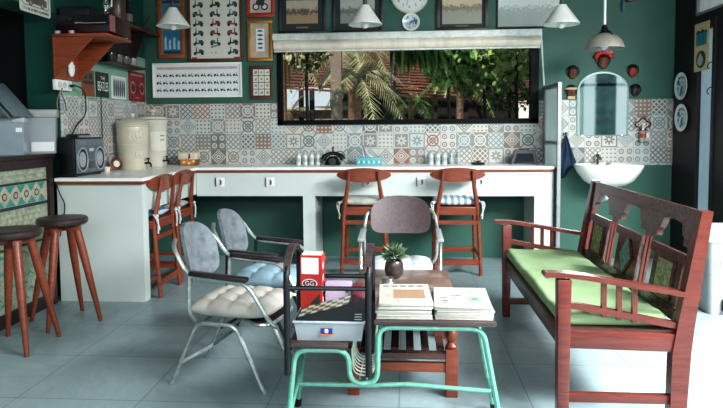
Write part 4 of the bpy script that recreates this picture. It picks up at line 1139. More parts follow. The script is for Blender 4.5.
# plates
def blue_plate_mat():
    t = NT('blue_white_china'); n1 = t.noise(t.obj(), 26, 4, 0.7)
    return t.bsdf(t.ramp(n1, [(0.42, srgb(206, 218, 220)), (0.5, srgb(170, 190, 198)), (0.58, srgb(66, 96, 120))]), 0.15)
china = blue_plate_mat()
def wall_plate(label, c, r, rot, group='blue and white wall plates'):
    t = thing('wall_plate', label, 'plate', c, 0, group)
    MB().lathe([(0, 0.004), (r*0.55, 0.004), (r*0.6, 0.008), (r, 0.022), (r*0.985, 0.026), (r*0.6, 0.013), (0, 0.01)], c, 32, rot).build('rim', ceramic, t)
    MB().lathe([(0, 0.0118), (r*0.58, 0.0135), (r*0.74, 0.0195)], c, 32, rot).build('painted_centre', china, t)
wall_plate('small blue and white plate hanging under the clock', (0.066, YW, 2.335), 0.088, R90)
RY = Euler((0, -pi/2, 0))
wall_plate('upper blue and white plate on the dark right wall', (XR-0.001, 5.80, 1.665), 0.128, RY)
wall_plate('lower blue and white plate on the dark right wall', (XR-0.001, 5.78, 1.372), 0.128, RY)
# poster on right wall door
t = thing('hanging_poster', 'cream poster with teal print hanging on the glass door at right', 'poster', (XR-0.02, 5.44, 1.77))
b = MB(); xq = XR-0.018
def ry(y0, y1, z0, z1, k): b.poly([(xq-k, y0, z0), (xq-k, y1, z0), (xq-k, y1, z1), (xq-k, y0, z1)])
b.m(0).b2(xq, xq+0.004, 5.31, 5.565, 1.77, 2.185)
b.m(1); ry(5.345, 5.535, 1.99, 2.095, .001)
b.m(2).flat([(5.545, 2.095), (5.33, 2.095), (5.36, 2.12), (5.38, 2.105), (5.42, 2.13), (5.46, 2.108), (5.5, 2.128), (5.53, 2.105)], (xq-.002, 0, 0), (0, 1, 0), (0, 0, 1))
ry(5.40, 5.41, 1.99, 2.09, .002); ry(5.47, 5.48, 1.99, 2.09, .002)
b.m(2).flat(circle(5.44, 1.87, 0.085, 20, 0.075), (xq-.001, 0, 0), (0, 1, 0), (0, 0, 1)); b.m(3).flat(circle(5.45, 1.86, 0.055, 16, 0.045), (xq-.002, 0, 0), (0, 1, 0), (0, 0, 1))
b.m(0).flat([(5.48, 1.83), (5.44, 1.83), (5.42, 1.9), (5.45, 1.93), (5.47, 1.9)], (xq-.003, 0, 0), (0, 1, 0), (0, 0, 1))
b.build('print', [cream_m, sea_teal, deep_blue, M('pale_teal_print', (140, 178, 176), 0.6)], t, smooth=False, norm=False)

# mirror, basin, masks, towel ...
mr = thing('wall_mirror', 'arched frameless mirror above the basin', 'mirror', (1.913, 5.985, 1.2))
def arch_poly(x0, x1, z0, z1, n=14):
    r = (x1-x0)/2; cx = (x0+x1)/2; zh = z1-r*0.82
    return [(x0, z0), (x1, z0)] + [(cx+r*cos(pi*k/n), zh+(z1-zh)*sin(pi*k/n)**0.9) for k in range(n+1)]
MB().prism(arch_poly(1.668, 2.158, 1.205, 1.825), (0, 5.99, 0), (1, 0, 0), (0, 0, 1), 0.008).build('bevelled_edge', M('pale_mirror_edge', (190, 212, 208), 0.1, 0.6), mr, smooth=False)
MB().flat(arch_poly(1.684, 2.142, 1.215, 1.808), (0, 5.9815, 0), (1, 0, 0), (0, 0, 1)); 
mm = MB(); mm.flat(arch_poly(1.684, 2.142, 1.215, 1.808), (0, 5.9812, 0), (1, 0, 0), (0, 0, 1)); mm.build('mirror_glass', mirror_m, mr, smooth=False)
for x in (1.72, 2.1):
    MB().b2(x-0.012, x+0.012, 5.974, 5.992, 1.195, 1.212, 0.002).build('clip', chrome_b, mr)
bs = thing('wash_basin', 'white wall hung ceramic wash basin under the arched mirror', 'basin', (1.905, 5.8, 0.58))
b = MB(); N = 32
def bas(k, q, z, dz=0):
    a = 2*pi*k/N; x = 1.91 + 0.31*q*math.copysign(abs(cos(a))**0.8, cos(a)); y = 5.78 + 0.205*q*math.copysign(abs(sin(a))**0.8, sin(a))
    return V((x, min(y, 5.984), z))
prof = [(0.28, 0.735), (0.5, 0.745), (0.72, 0.785), (0.92, 0.87), (1.0, 0.925), (1.0, 0.94), (0.96, 0.94), (0.85, 0.885), (0.55, 0.81), (0.2, 0.79)]
R = [[b.bm.verts.new(bas(k, q, z)) for k in range(N)] for q, z in prof]
for i in range(len(R)-1):
    for k in range(N): b.face([R[i][k], R[i][(k+1) % N], R[i+1][(k+1) % N], R[i+1][k]])
b.face(R[0][::-1]); b.face(R[-1])
b.build('bowl', ceramic, bs, angle=50)
MB().tube(bez([(1.91, 5.8, 0.74), (1.91, 5.8, 0.62), (1.91, 5.97, 0.58)], 5, 0.06), 0.022, 12).build('drain_pipe', white_p, bs)
MB().tube(bez([(1.86, 5.94, 0.93), (1.86, 5.94, 1.0), (1.86, 5.85, 1.0), (1.86, 5.85, 0.975)], 5, 0.03), 0.011, 10).tube([(1.86, 5.94, 1.0), (1.86, 5.94, 1.03)], 0.016, 10).beam((1.86, 5.94, 1.03), (1.86, 5.89, 1.04), 0.014, 0.008).build('tap', M('dark_chrome', (90, 98, 100), 0.25, 0.8), bs)
MB().lathe([(0, 0), (0.02, 0.0), (0.02, 0.012), (0, 0.012)], (1.97, 5.94, 0.937), 14).build('plug', chrome, bs)
ds = thing('soap_dispenser', 'small soap dispenser on a wall rack right of the mirror', 'dispenser', (2.30, 5.96, 1.16))
rk = MB(); rk.b2(2.255, 2.35, 5.93, 5.985, 1.15, 1.158).b2(2.255, 2.35, 5.928, 5.932, 1.158, 1.185); rk.build('rack', chrome, ds, smooth=False)
MB().lathe([(0, 1.159), (0.03, 1.159), (0.033, 1.17), (0.03, 1.245), (0.014, 1.26), (0, 1.26)], (2.285, 5.955, 0), 16).build('bottle', M('amber_soap', (176, 150, 140), 0.3), ds)
MB().lathe([(0.0335, 1.185), (0.0325, 1.225)], (2.285, 5.955, 0), 16).build('band', M('soap_band', (150, 84, 74), 0.4), ds)
MB().tube([(2.285, 5.955, 1.26), (2.285, 5.955, 1.315), (2.285, 5.92, 1.315)], 0.009, 8).build('pump', white_p, ds)
cpx = thing('white_cup', 'white cup on the wall rack right of the mirror', 'cup', (2.325, 5.955, 1.159))
MB().lathe([(0, 1.159), (0.018, 1.159), (0.025, 1.23), (0.023, 1.23), (0.016, 1.165), (0, 1.164)], (2.325, 5.955, 0), 16).build('cup_body', ceramic, cpx)
q4 = []
for k in range(32):
    a = 2*pi*k/32; r = 0.054+0.011*cos(4*a); q4.append(V((2.295+1.15*r*cos(a), 5.982, 1.315+r*sin(a))))
ob = MB().tube(q4, 0.007, 6, True)
tag(ob.build('scroll_bracket', frame_brown, None), 'small brown scrolled rim hung on the tiles behind the soap dispenser', 'bracket')
tw = thing('hand_towel', 'dark navy towel hanging from a hook between counter screen and basin', 'towel', (1.56, 5.95, 1.0))
b = MB(); rnd = [random.uniform(0, 6.28) for _ in range(4)]
def tf(u, v, sg):
    wv = 0.012 + 0.105*min(1, v*1.5)**1.1 if v < 0.62 else (0.117 - 0.09*(v-0.62)/0.38)
    off = -0.03*max(0, v-0.62)/0.38
    x = 1.562 + off + (u-0.5)*2*wv*(0.95 if u < .5 else 0.9)
    y = 5.955 + 0.016*cos(u*16+rnd[0]+v*2)*min(1, v*2+0.2) + sg*0.006
    return V((x, y, 1.205 - v*0.415 + 0.02*(abs(u-0.5)*2)*v))
b.surf(lambda u, v: tf(u, v, -1), 26, 20).surf(lambda u, v: tf(u, v, 1), 26, 20)
b.build('cloth', navy_cloth, tw, angle=80)
MB().tube(bez([(1.562, 5.99, 1.245), (1.562, 5.96, 1.245), (1.562, 5.95, 1.2), (1.562, 5.95, 1.19)], 4, 0.02), 0.007, 8).build('hanging_loop', black_plastic, tw)
MB().tube(bez([(1.563, 5.9915, 1.23), (1.563, 5.965, 1.225), (1.563, 5.957, 1.25)], 4, 0.02), 0.005, 8).box((1.563, 5.988, 1.235), (0.025, 0.008, 0.04), None, 0.003).build('hook', chrome_b, tw)
def mask(label, x, z, s_, hairm, facem, extra=None):
    t = thing('wall_mask', label, 'mask', (x, YW, z), 0, 'small carved masks around the mirror')
    b = MB(); b.sphere((x, YW-0.012, z), 0.05*s_, (0.78, 0.55, 1.05))
    for v in b.bm.verts: v.co.y = min(v.co.y, YW-0.0005)
    b.sphere((x, YW-0.038, z-0.005*s_), 0.011*s_, (0.7, 1, 1.7), 8, 6)
    b.build('face', facem, t)
    h = MB(); h.sphere((x, YW-0.008, z+0.014*s_), 0.056*s_, (1.0, 0.55, 1.0))
    for v in h.bm.verts: v.co.y = min(v.co.y, YW-0.0006)
    bmesh.ops.delete(h.bm, geom=[v for v in h.bm.verts if v.co.z < z+0.028*s_ and v.co.y < YW-0.014], context='VERTS')
    h.build('hair', hairm, t)
    e = MB()
    for sx in (-1, 1): e.sphere((x+sx*0.015*s_, YW-0.034, z+0.008*s_), 0.006*s_, (1.3, 0.6, 0.7), 8, 6)
    e.sphere((x, YW-0.034, z-0.026*s_), 0.009*s_, (1.3, 0.6, 0.5), 8, 6)
    e.build('eyes_and_mouth', M('mask_paint', (40, 26, 24), 0.5), t)
    if extra: extra(t, x, z, s_)
def band(t, x, z, s_):
    MB().tube([(x+0.05*s_*cos(a), YW-0.004-0.032*s_*sin(a), z+0.03*s_) for a in [pi*k/10 for k in range(11)]], 0.012*s_, 8).build('headband', cream_m, t)
    MB().box((x, YW-0.02, z-0.058*s_), (0.07*s_, 0.03, 0.03*s_), None, 0.006).build('collar', cream_m, t)
def crown(t, x, z, s_):
    b = MB()
    for k in range(7):
        a = pi*(k+0.5)/7; b.sphere((x+0.055*s_*cos(a), YW-0.02, z+0.035*s_+0.04*s_*sin(a)), 0.022*s_, (1, 0.8, 1), 8, 6)
    b.build('headdress', red_paint, t)
    MB().sphere((x+0.045*s_, YW-0.034, z+0.075*s_), 0.018*s_).build('flower', M('pink_flower', (206, 120, 112), 0.6), t)
mask('dark haired brown mask upper left of the mirror', 1.628, 1.815, 1.1, M('teal_black_hair', (20, 34, 38), 0.6), skin_dark)
mask('brown mask with cream headband just left of the mirror', 1.612, 1.635, 1.0, hair_black, skin_dark, band)
mask('mask with red flowered headdress above the mirror', 1.913, 1.915, 1.25, hair_black, skin_dark, crown)
mask('red faced mask upper right of the mirror', 2.192, 1.82, 1.05, hair_black, M('red_mask_face', (150, 56, 44), 0.45))
mask('black mask just right of the mirror', 2.22, 1.635, 1.0, hair_black, M('black_mask_face', (52, 44, 46), 0.45))
on = thing('wooden_wall_ornament', 'dark red wooden ornament with a blue tassel high above the mirror', 'ornament', (2.16, 5.95, 2.5))
MB().prism([(-0.10, 0.0), (-0.04, -0.035), (0.06, -0.01), (0.12, 0.03), (0.12, 0.12), (-0.10, 0.12)], (2.17, 5.995, 2.515), (1, 0, 0), (0, 0, 1), 0.06).build('carving', M('dark_red_paint', (116, 40, 28), 0.4), on, smooth=False)
MB().tube([(2.085, 5.96, 2.53), (2.085, 5.96, 2.47), (2.083, 5.96, 2.43), (2.083, 5.96, 2.39)], [0.004, 0.013, 0.012, 0.007], 8).build('tassel', M('blue_tassel', (74, 112, 136), 0.7), on)
MB().box((2.085, 5.97, 2.55), (0.09, 0.04, 0.06), None, 0.01).build('bracket', hair_black, on)
sw = MB().box((1.475, 5.993, 1.655), (0.035, 0.012, 0.10), None, 0.003); sw.box((1.475, 5.985, 1.655), (0.016, 0.006, 0.03), None, 0.002)
tag(sw.build('light_switch', white_p, None), 'white light switch beside the glass screen on the green wall', 'switch')

# ------------------------------------------------------------------ left wall: shelves, sign, posters, socket
sh = thing('wall_shelf', 'orange wooden bracket shelf holding the black amplifier on the left wall', 'shelf', (-2.5, 4.7, 1.7))
MB().b2(-2.632, -2.20, 4.36, 4.76, 2.0, 2.022, 0.002).build('shelf_board', shelf_wood, sh)
MB().b2(-2.633, -2.618, 4.37, 4.73, 1.69, 2.0, 0.002).build('back_board', shelf_wood, sh)
for y in (4.372, 4.70):
    MB().prism([(-2.618, 1.70), (-2.618, 2.0), (-2.32, 2.0), (-2.35, 1.965)], (0, y+0.02, 0), (1, 0, 0), (0, 0, 1), 0.02).build('bracket', shelf_wood, sh, smooth=False)
am = thing('amplifier', 'black and dark red amplifier lying on the orange shelf', 'amplifier', (-2.40, 4.55, 2.023))
MB().b2(-2.615, -2.195, 4.392, 4.74, 2.034, 2.165, 0.004).build('case', M('dark_red_black_case', (40, 12, 16), 0.35), am)
MB().b2(-2.61, -2.20, 4.386, 4.392, 2.085, 2.162).build('front_panel', black_plastic, am, smooth=False)
MB().b2(-2.195, -2.190, 4.395, 4.47, 2.04, 2.16).build('side_panel', M('faded_pink_panel', (150, 96, 98), 0.6), am, smooth=False)
for k in range(2): MB().tube([(-2.54+k*0.05, 4.386, 2.125), (-2.54+k*0.05, 4.372, 2.125)], 0.014, 14).build('knob', M('black_knob', (30, 30, 34), 0.3), am)
tx = MB(); tx.b2(-2.44, -2.22, 4.385, 4.386, 2.098, 2.103); tx.b2(-2.46, -2.40, 4.385, 4.386, 2.098, 2.108)
tx.build('panel_marking', M('silver_marking', (170, 160, 164), 0.4), am, smooth=False)
for x, y in ((-2.60, 4.40), (-2.49, 4.40), (-2.60, 4.72), (-2.23, 4.72)):
    MB().lathe([(0, 2.0225), (0.02, 2.0225), (0.022, 2.045), (0, 2.045)], (x, y-0.012, 0), 12).build('foot', M('pale_foot', (176, 176, 172), 0.5), am)
fig = thing('metal_figurine', 'small silver and black figurine standing on top of the amplifier', 'figurine', (-2.30, 4.55, 2.166))
MB().lathe([(0, 2.166), (0.05, 2.166), (0.05, 2.18), (0.02, 2.19), (0.016, 2.23), (0.03, 2.26), (0.018, 2.30), (0.024, 2.33), (0, 2.36)], (-2.30, 4.55, 0), 16).build('stem', chrome_b, fig)
MB().sphere((-2.30, 4.55, 2.38), 0.05, (1, 1, 0.9)).build('head', black_plastic, fig)
MB().tube([(-2.28, 4.52, 2.20), (-2.22, 4.48, 2.24), (-2.21, 4.47, 2.30)], [0.012, 0.01, 0.006], 8).build('arm', chrome_b, fig)
tag(MB().b2(-2.60, -2.37, 4.42, 4.70, 2.166, 2.235, 0.006).build('black_receiver', black_plastic, None), 'flat black receiver box on top of the amplifier', 'receiver')
s2 = thing('wall_shelf', 'dark brown shelf in the back corner of the left wall with cups hanging below', 'shelf', (-2.5, 5.4, 2.0))
MB().b2(-2.633, -2.46, 4.90, 5.985, 2.235, 2.255, 0.002).build('shelf_board', frame_brown, s2)
MB().b2(-2.633, -2.615, 4.93, 5.70, 1.875, 2.235).build('back_board', frame_dark, s2, smooth=False)
MB().b2(-2.615, -2.47, 4.93, 5.70, 1.875, 1.89).build('lower_board', frame_dark, s2, smooth=False)
for y in (4.94, 5.66):
    MB().prism([(-2.615, 1.89), (-2.615, 2.235), (-2.48, 2.235)], (0, y+0.02, 0), (1, 0, 0), (0, 0, 1), 0.02).build('bracket', frame_dark, s2, smooth=False)
cupdk = M('dark_glazed_cup', (52, 46, 46), 0.2, var=0.3)
def mug(label, x, y, z, mat, group, r=0.038, h=0.075):
    t = thing('mug', label, 'mug', (x, y, z), 0, group)
    MB().lathe([(0, z), (r*0.8, z), (r, z+0.012), (r, z+h), (r*0.9, z+h), (r*0.88, z+0.014), (0, z+0.01)], (x, y, 0), 18).build('cup_body', mat, t)
    MB().tube([(x+r*0.95, y-0.0, z+h*0.8), (x+r*1.5, y, z+h*0.7), (x+r*1.55, y, z+h*0.4), (x+r*0.95, y, z+h*0.22)], 0.006, 8).build('handle', mat, t)
for k, (y, lab) in enumerate(((5.08, 'dark mug on the lower corner shelf board, nearest the camera'), (5.22, 'grey glazed mug second from the camera on the lower corner shelf board'), (5.36, 'grey glazed mug third from the camera on the lower corner shelf board'), (5.50, 'small pale mug at the far end of the lower corner shelf board'))):
    mug(lab, -2.54, y, 1.8905, [cupdk, M('grey_glaze', (112, 108, 102), 0.25, var=0.4), M('grey_glaze_b', (96, 94, 92), 0.25, var=0.4), M('pale_glaze', (150, 146, 138), 0.25)][k], 'mugs on the lower corner shelf board')
jr = thing('tall_jar', 'tall brown jar standing on the upper corner shelf', 'jar', (-2.54, 5.22, 2.256))
MB().lathe([(0, 2.256), (0.07, 2.256), (0.077, 2.27), (0.077, 2.47), (0.065, 2.51), (0, 2.51)], (-2.54, 5.22, 0), 20).build('body', M('brown_glass_jar', (86, 62, 52), 0.3), jr)
MB().lathe([(0, 2.51), (0.07, 2.51), (0.07, 2.54), (0, 2.545)], (-2.54, 5.22, 0), 20).build('lid', black_plastic, jr)
bt = thing('dark_bottle', 'dark bottle standing beside the brown jar on the upper corner shelf', 'bottle', (-2.53, 5.42, 2.256))
MB().lathe([(0, 2.256), (0.038, 2.256), (0.04, 2.27), (0.04, 2.38), (0.014, 2.43), (0.014, 2.48), (0.016, 2.482), (0.016, 2.495), (0, 2.495)], (-2.53, 5.42, 0), 18).build('glass', M('dark_green_glass', (34, 42, 36), 0.12), bt)
MB().lathe([(0.0405, 2.29), (0.0405, 2.36)], (-2.53, 5.42, 0), 18).build('paper_band', M('faded_band', (110, 104, 92), 0.6), bt)
st_ = MB().beam((-2.50, 5.64, 2.262), (-2.49, 5.82, 2.42), 0.012, 0.012); st_.box((-2.54, 5.74, 2.268), (0.12, 0.2, 0.022), None, 0.004)
tag(st_.build('wooden_stand', frame_brown, None), 'small slanting wooden stand at the far end of the upper corner shelf', 'stand')
# sprayer
sp = thing('air_freshener', 'white and red air freshener hung on the orange back board', 'air freshener', (-2.6, 4.55, 1.72))
b = MB(); b.sphere((-2.595, 4.55, 1.785), 0.04, (0.55, 0.95, 1.75), 16, 10); b.build('case', white_p, sp)
MB().sphere((-2.583, 4.56, 1.83), 0.022, (0.8, 0.8, 1.2)).build('red_cap', red_paint, sp)
# socket and plug
so = thing('wall_socket', 'white double wall socket under the orange shelf with cables', 'socket', (-2.63, 4.46, 1.64))
MB().b2(-2.633, -2.605, 4.35, 4.57, 1.605, 1.685, 0.004).build('face_plate', white_p, so)
for y in (4.40, 4.465, 4.53):
    MB().lathe([(0, 0), (0.024, 0), (0.024, 0.004), (0.018, 0.003), (0, 0.002)], (-2.6045, y, 1.645), 16, Euler((0, pi/2, 0))).build('outlet', M('grey_outlet', (196, 198, 196), 0.5), so)
cbl = MB(); cbl.tube(bez([(-2.60, 4.53, 1.645), (-2.56, 4.55, 1.65), (-2.56, 4.68, 1.62), (-2.59, 4.74, 1.42), (-2.60, 4.60, 1.34), (-2.60, 4.50, 1.23)], 6, 0.08), 0.0055, 6)
cbl.box((-2.585, 4.535, 1.645), (0.035, 0.022, 0.02), None, 0.004)
tag(cbl.build('power_cable', black_plastic, None), 'black power cable from the wall socket down to the cassette player', 'cable')
cw = MB()
for y0, y1 in ((4.42, 4.38), (4.43, 4.50)):
    cw.tube(bez([(-2.60, y0, 1.62), (-2.62, y0, 1.59), (-2.622, y1, 1.52), (-2.622, y1+0.01, 1.45)], 4, 0.05), 0.004, 6)
tag(cw.build('thin_cable', M('beige_cable', (140, 118, 98), 0.5), None), 'thin beige cables hanging from the wall socket over the tiles', 'cable')
cv = MB().tube([(-2.622, 5.05, 1.64), (-2.622, 5.05, 1.25), (-2.622, 5.06, 0.96)], 0.004, 6)
tag(cv.build('thin_cable', black_plastic, None), 'thin black cable running straight down the left wall tiles under the dark poster', 'cable')
hc2 = MB().tube(bez([(-2.60, 4.30, 0.90), (-2.585, 4.31, 0.82), (-2.545, 4.318, 0.74), (-2.575, 4.32, 0.62), (-2.60, 4.318, 0.5)], 5, 0.06), 0.0045, 6)
tag(hc2.build('hanging_cable', black_plastic, None), 'black cable dangling down the left edge of the white counter end panel', 'cable')
# posters along the left wall
def left_poster(name, label, y0, y1, z0, z1, fn, mats):
    t = thing(name, label, 'poster', (-2.63, (y0+y1)/2, z0), 0, 'small posters on the left wall')
    xf = -2.633
    b = MB(); b.m(0).b2(xf, xf+0.008, y0, y1, z0, z1)
    def rr(a0, a1, c0, c1, k, mi): # a along y from near to far, c up
        b.m(mi); Y = lambda a: y0+(y1-y0)*a; Z = lambda c: z0+(z1-z0)*c
        b.poly([(xf+0.008+k*.0007, Y(a0), Z(c0)), (xf+0.008+k*.0007, Y(a1), Z(c0)), (xf+0.008+k*.0007, Y(a1), Z(c1)), (xf+0.008+k*.0007, Y(a0), Z(c1))])
    fn(b, rr, y0, y1, z0, z1, xf+0.009)
    b.build('print', mats, t, smooth=False, norm=False)
def pf1(b, rr, y0, y1, z0, z1, x):
    rr(0.08, 0.92, 0.62, 0.92, 1, 1); rr(0.08, 0.92, 0.45, 0.58, 1, 2); rr(0.15, 0.4, 0.66, 0.88, 2, 2); rr(0.55, 0.8, 0.66, 0.86, 2, 2)
left_poster('small_poster', 'brown poster with dark picture band, nearest of the row under the shelves', 4.76, 4.95, 1.585, 1.80, pf1, [poster_brown, M('dull_grey_print', (92, 82, 74), 0.6), ink])
def pf2(b, rr, y0, y1, z0, z1, x):
    b.m(1); W_ = y1-y0
    b.text('THE', (x+.001, (y0+y1)/2, z0+(z1-z0)*0.76), (0, 1, 0), (0, 0, 1), 0.042)
    t2 = MB(); t2.text('BEATLES', (0, 0, 0), (1, 0, 0), (0, 1, 0), 0.075)
    w_ = max(v.co.x for v in t2.bm.verts)-min(v.co.x for v in t2.bm.verts)
    Mx = Matrix(((0, 0, 0, x+.001), (W_*0.84/w_, 0, 0, (y0+y1)/2), (0, 1.5, 0, z0+(z1-z0)*0.42), (0, 0, 0, 1)))
    b.join(t2, Mx)
left_poster('small_poster', 'dark poster with white THE BEATLES lettering under the corner shelf', 4.985, 5.20, 1.585, 1.80, pf2, [poster_black, paper_w])
def pf3(b, rr, y0, y1, z0, z1, x):
    rr(0.05, 0.95, 0.06, 0.94, 1, 1)
    for k in range(6):
        b.m(2); yc = y0+(y1-y0)*(0.14+0.145*k); h = (z1-z0)
        b.flat([(yc-0.014, z0+h*0.12), (yc+0.01, z0+h*0.12), (yc+0.018, z0+h*0.5), (yc+0.008, z0+h*0.85), (yc-0.012, z0+h*0.8), (yc-0.018, z0+h*0.45)], (x+.001, 0, 0), (0, 1, 0), (0, 0, 1))
left_poster('small_poster', 'pale poster with abstract dark grey shapes, third of the row on the left wall', 5.26, 5.53, 1.585, 1.79, pf3, [paper_w, M('pale_grey_print', (192, 202, 202), 0.6), M('slate_print', (84, 96, 98), 0.6)])
def pf4(b, rr, y0, y1, z0, z1, x):
    h = z1-z0
    for k, yc in enumerate((0.22, 0.5, 0.78)):
        Yc = y0+(y1-y0)*yc
        b.m(1 if k != 1 else 2).flat(circle(Yc, z0+h*0.45, 0.055, 20, 0.058), (x+.0005, 0, 0), (0, 1, 0), (0, 0, 1)); b.m(0).flat(circle(Yc, z0+h*0.45, 0.045, 20, 0.047), (x+.001, 0, 0), (0, 1, 0), (0, 0, 1))
        b.m(2).flat(circle(Yc, z0+h*0.42, 0.025, 12, 0.03), (x+.0015, 0, 0), (0, 1, 0), (0, 0, 1))
    for k in range(7): rr(0.12+0.11*k, 0.12+0.11*k+0.07, 0.86, 0.92, 1, 1)
    rr(0.35, 0.6, 0.1, 0.13, 1, 1)
left_poster('small_poster', 'red poster with three rings, last of the row beside the back wall', 5.60, 5.95, 1.58, 1.865, pf4, [poster_red, M('dusty_pink_print', (188, 140, 136), 0.6), M('dark_maroon_print', (70, 26, 30), 0.6)])
# plate sign on the header beam
sg = thing('hanging_sign', 'white sign with car drawing and small lettering on the green header beam', 'sign', (-2.65, 4.2, 2.14))
b = MB(); xs = -2.655; n = 6
def rr2(y0, y1, z0, z1, r):
    out = []
    for cy, cz, a0 in ((y1-r, z1-r, 0), (y0+r, z1-r, 90), (y0+r, z0+r, 180), (y1-r, z0+r, 270)):
        out += [(cy+r*cos(radians(a0+90*k/n)), cz+r*sin(radians(a0+90*k/n))) for k in range(n+1)]
    return out
b.m(0).prism(rr2(4.03, 4.39, 2.135, 2.38, 0.02), (xs, 0, 0), (0, 1, 0), (0, 0, 1), 0.006)
xs += 0.0068
b.m(1).flat(rr2(4.055, 4.365, 2.185, 2.365, 0.02), (xs, 0, 0), (0, 1, 0), (0, 0, 1)); b.m(0).flat(rr2(4.06, 4.36, 2.19, 2.36, 0.018), (xs+.0005, 0, 0), (0, 1, 0), (0, 0, 1))
b.m(1).flat([(4.09, 2.205), (4.34, 2.205), (4.34, 2.25), (4.30, 2.26), (4.26, 2.31), (4.16, 2.31), (4.12, 2.26), (4.09, 2.25)], (xs+.001, 0, 0), (0, 1, 0), (0, 0, 1))
b.m(2).flat([(4.14, 2.262), (4.205, 2.262), (4.205, 2.298), (4.17, 2.298)], (xs+.0015, 0, 0), (0, 1, 0), (0, 0, 1)); b.flat([(4.215, 2.262), (4.28, 2.262), (4.25, 2.298), (4.215, 2.298)], (xs+.0015, 0, 0), (0, 1, 0), (0, 0, 1))
for yc in (4.145, 4.285):
    b.m(1).flat(circle(yc, 2.207, 0.024, 14), (xs+.002, 0, 0), (0, 1, 0), (0, 0, 1)); b.m(2).flat(circle(yc, 2.207, 0.012, 12), (xs+.0025, 0, 0), (0, 1, 0), (0, 0, 1))
b.m(1).text('The', (xs+.001, 4.05, 2.162), (0, 1, 0), (0, 0, 1), 0.032, 'LEFT')
y = 4.108
random.seed(3)
while y < 4.355:
    wl = random.uniform(0.008, 0.016); b.poly([(xs+.001, y, 2.152), (xs+.001, y+wl, 2.152), (xs+.001, y+wl, 2.152+random.uniform(0.012, 0.021)), (xs+.001, y, 2.168)]); y += wl+random.choice((0.004, 0.004, 0.01))
b.build('sign_plate', [M('cream_sign', (212, 216, 206), 0.5), M('brown_sign_print', (112, 98, 92), 0.6), M('light_sign_print', (176, 168, 160), 0.6)], sg, smooth=False, norm=False)

# ------------------------------------------------------------------ storage boxes on the bar
cr = thing('storage_crate', 'large grey translucent storage crate with white label on the bar', 'crate', (-2.59, 4.30, 1.1305), radians(25))
b = MB(); tub(b, -0.44, 0, 0, 0.145, 0.0, 0.285, 0.008, 0.005); b.build('tub', clear_grey, cr, smooth=False, world=False)
b = MB(); b.b2(-0.46, 0.012, -0.015, 0.158, 0.265, 0.325, 0.008); b.build('lid', M('grey_crate_lid', (152, 154, 152), 0.4), cr, world=False)
MB().b2(-0.165, -0.015, -0.003, 0.006, 0.015, 0.085).build('paper_label', paper_w, cr, smooth=False, world=False)
c2 = thing('storage_tub', 'small clear plastic tub with white tag in front of the large crate', 'tub', (-2.64, 4.0, 1.1305), radians(25))
b = MB(); tub(b, -0.30, 0, 0, 0.15, 0.0, 0.25, 0.008, 0.004); b.build('tub', M('clear_blue_plastic', (136, 150, 158), 0.2, var=0.08, sc=5), c2, smooth=False, world=False)
MB().b2(-0.05, -0.012, -0.003, 0.006, 0.16, 0.19).build('tag', paper_w, c2, smooth=False, world=False)
MB().b2(-0.075, 0.006, -0.008, 0.157, 0.225, 0.262, 0.006).build('clip_rim', M('pale_grey_rim', (170, 176, 178), 0.4), c2, world=False)
tr_ = MB(); tr_.box((-2.735, 3.99, 1.515), (0.32, 0.22, 0.012), Euler((0, radians(48), 0)), 0.004); tr_.box((-2.765, 3.99, 1.50), (0.30, 0.22, 0.012), Euler((0, radians(48), 0)), 0.004)
tag(tr_.build('plastic_lid', M('clear_grey_lid', (104, 120, 126), 0.2), None), 'pair of clear plastic lids leaning over the small tub', 'lid')

# ------------------------------------------------------------------ things on the left counter
bx = thing('boombox', 'grey and black cassette player with two round speakers on the left counter', 'radio', (-2.55, 4.575, 0.942), radians(89))
# local: +x along the front width, -y the front
def LB(): return MB()
MB().box((0, 0.0, 0.118), (0.40, 0.14, 0.222), None, 0.012).build('case', black_plastic, bx, world=False)
MB().box((0, -0.078, 0.12), (0.388, 0.012, 0.20), None, 0.006).build('front_panel', M('dark_silver_front', (108, 116, 122), 0.35, 0.3), bx, world=False)
for sx in (-1, 1):
    s0 = MB().lathe([(0.072, 0), (0.072, 0.01), (0.064, 0.012), (0.062, 0.004), (0.02, 0.004), (0, 0.004)], (sx*0.122, -0.083, 0.10), 28, R90).build('speaker', M('silver_ring', (170, 178, 184), 0.3, 0.4), bx, world=False)
    MB().lathe([(0.062, 0.006), (0.03, 0.001), (0, 0.001)], (sx*0.122, -0.0835, 0.10), 28, R90).build('cone', M('dark_speaker_cone', (34, 42, 50), 0.5), s0, world=False)
    MB().lathe([(0.026, 0.004), (0.018, 0.01), (0, 0.012)], (sx*0.122, -0.0835, 0.10), 20, R90).build('dust_cap', M('silver_cap', (176, 184, 188), 0.3, 0.5), s0, world=False)
MB().box((0, -0.086, 0.135), (0.075, 0.006, 0.07), None, 0.003).build('cassette_door', M('cassette_grey', (86, 94, 100), 0.3), bx, world=False)
MB().box((0, -0.09, 0.155), (0.06, 0.003, 0.018)).build('cassette_window', M('pale_window', (188, 196, 196), 0.2), bx, world=False)
MB().box((0, -0.086, 0.065), (0.075, 0.006, 0.04), None, 0.003).build('control_plate', M('control_grey', (66, 74, 80), 0.3), bx, world=False)
MB().box((0, -0.086, 0.20), (0.36, 0.005, 0.03), None, 0.002).build('tuner_scale', M('tuner_grey', (104, 114, 120), 0.3), bx, world=False)
MB().tube(bez([(-0.155, 0.02, 0.225), (-0.15, 0.02, 0.24), (0.15, 0.02, 0.24), (0.155, 0.02, 0.225)], 4, 0.02), 0.01, 8).build('handle', black_plastic, bx, world=False)
for k in range(5): MB().box((-0.06+0.03*k, -0.03, 0.234), (0.022, 0.03, 0.012), None, 0.002).build('button', silver_p, bx, world=False)
for sx in (-1, 1): MB().box((sx*0.17, 0, 0.004), (0.04, 0.1, 0.008)).build('foot', rubber, bx, world=False)

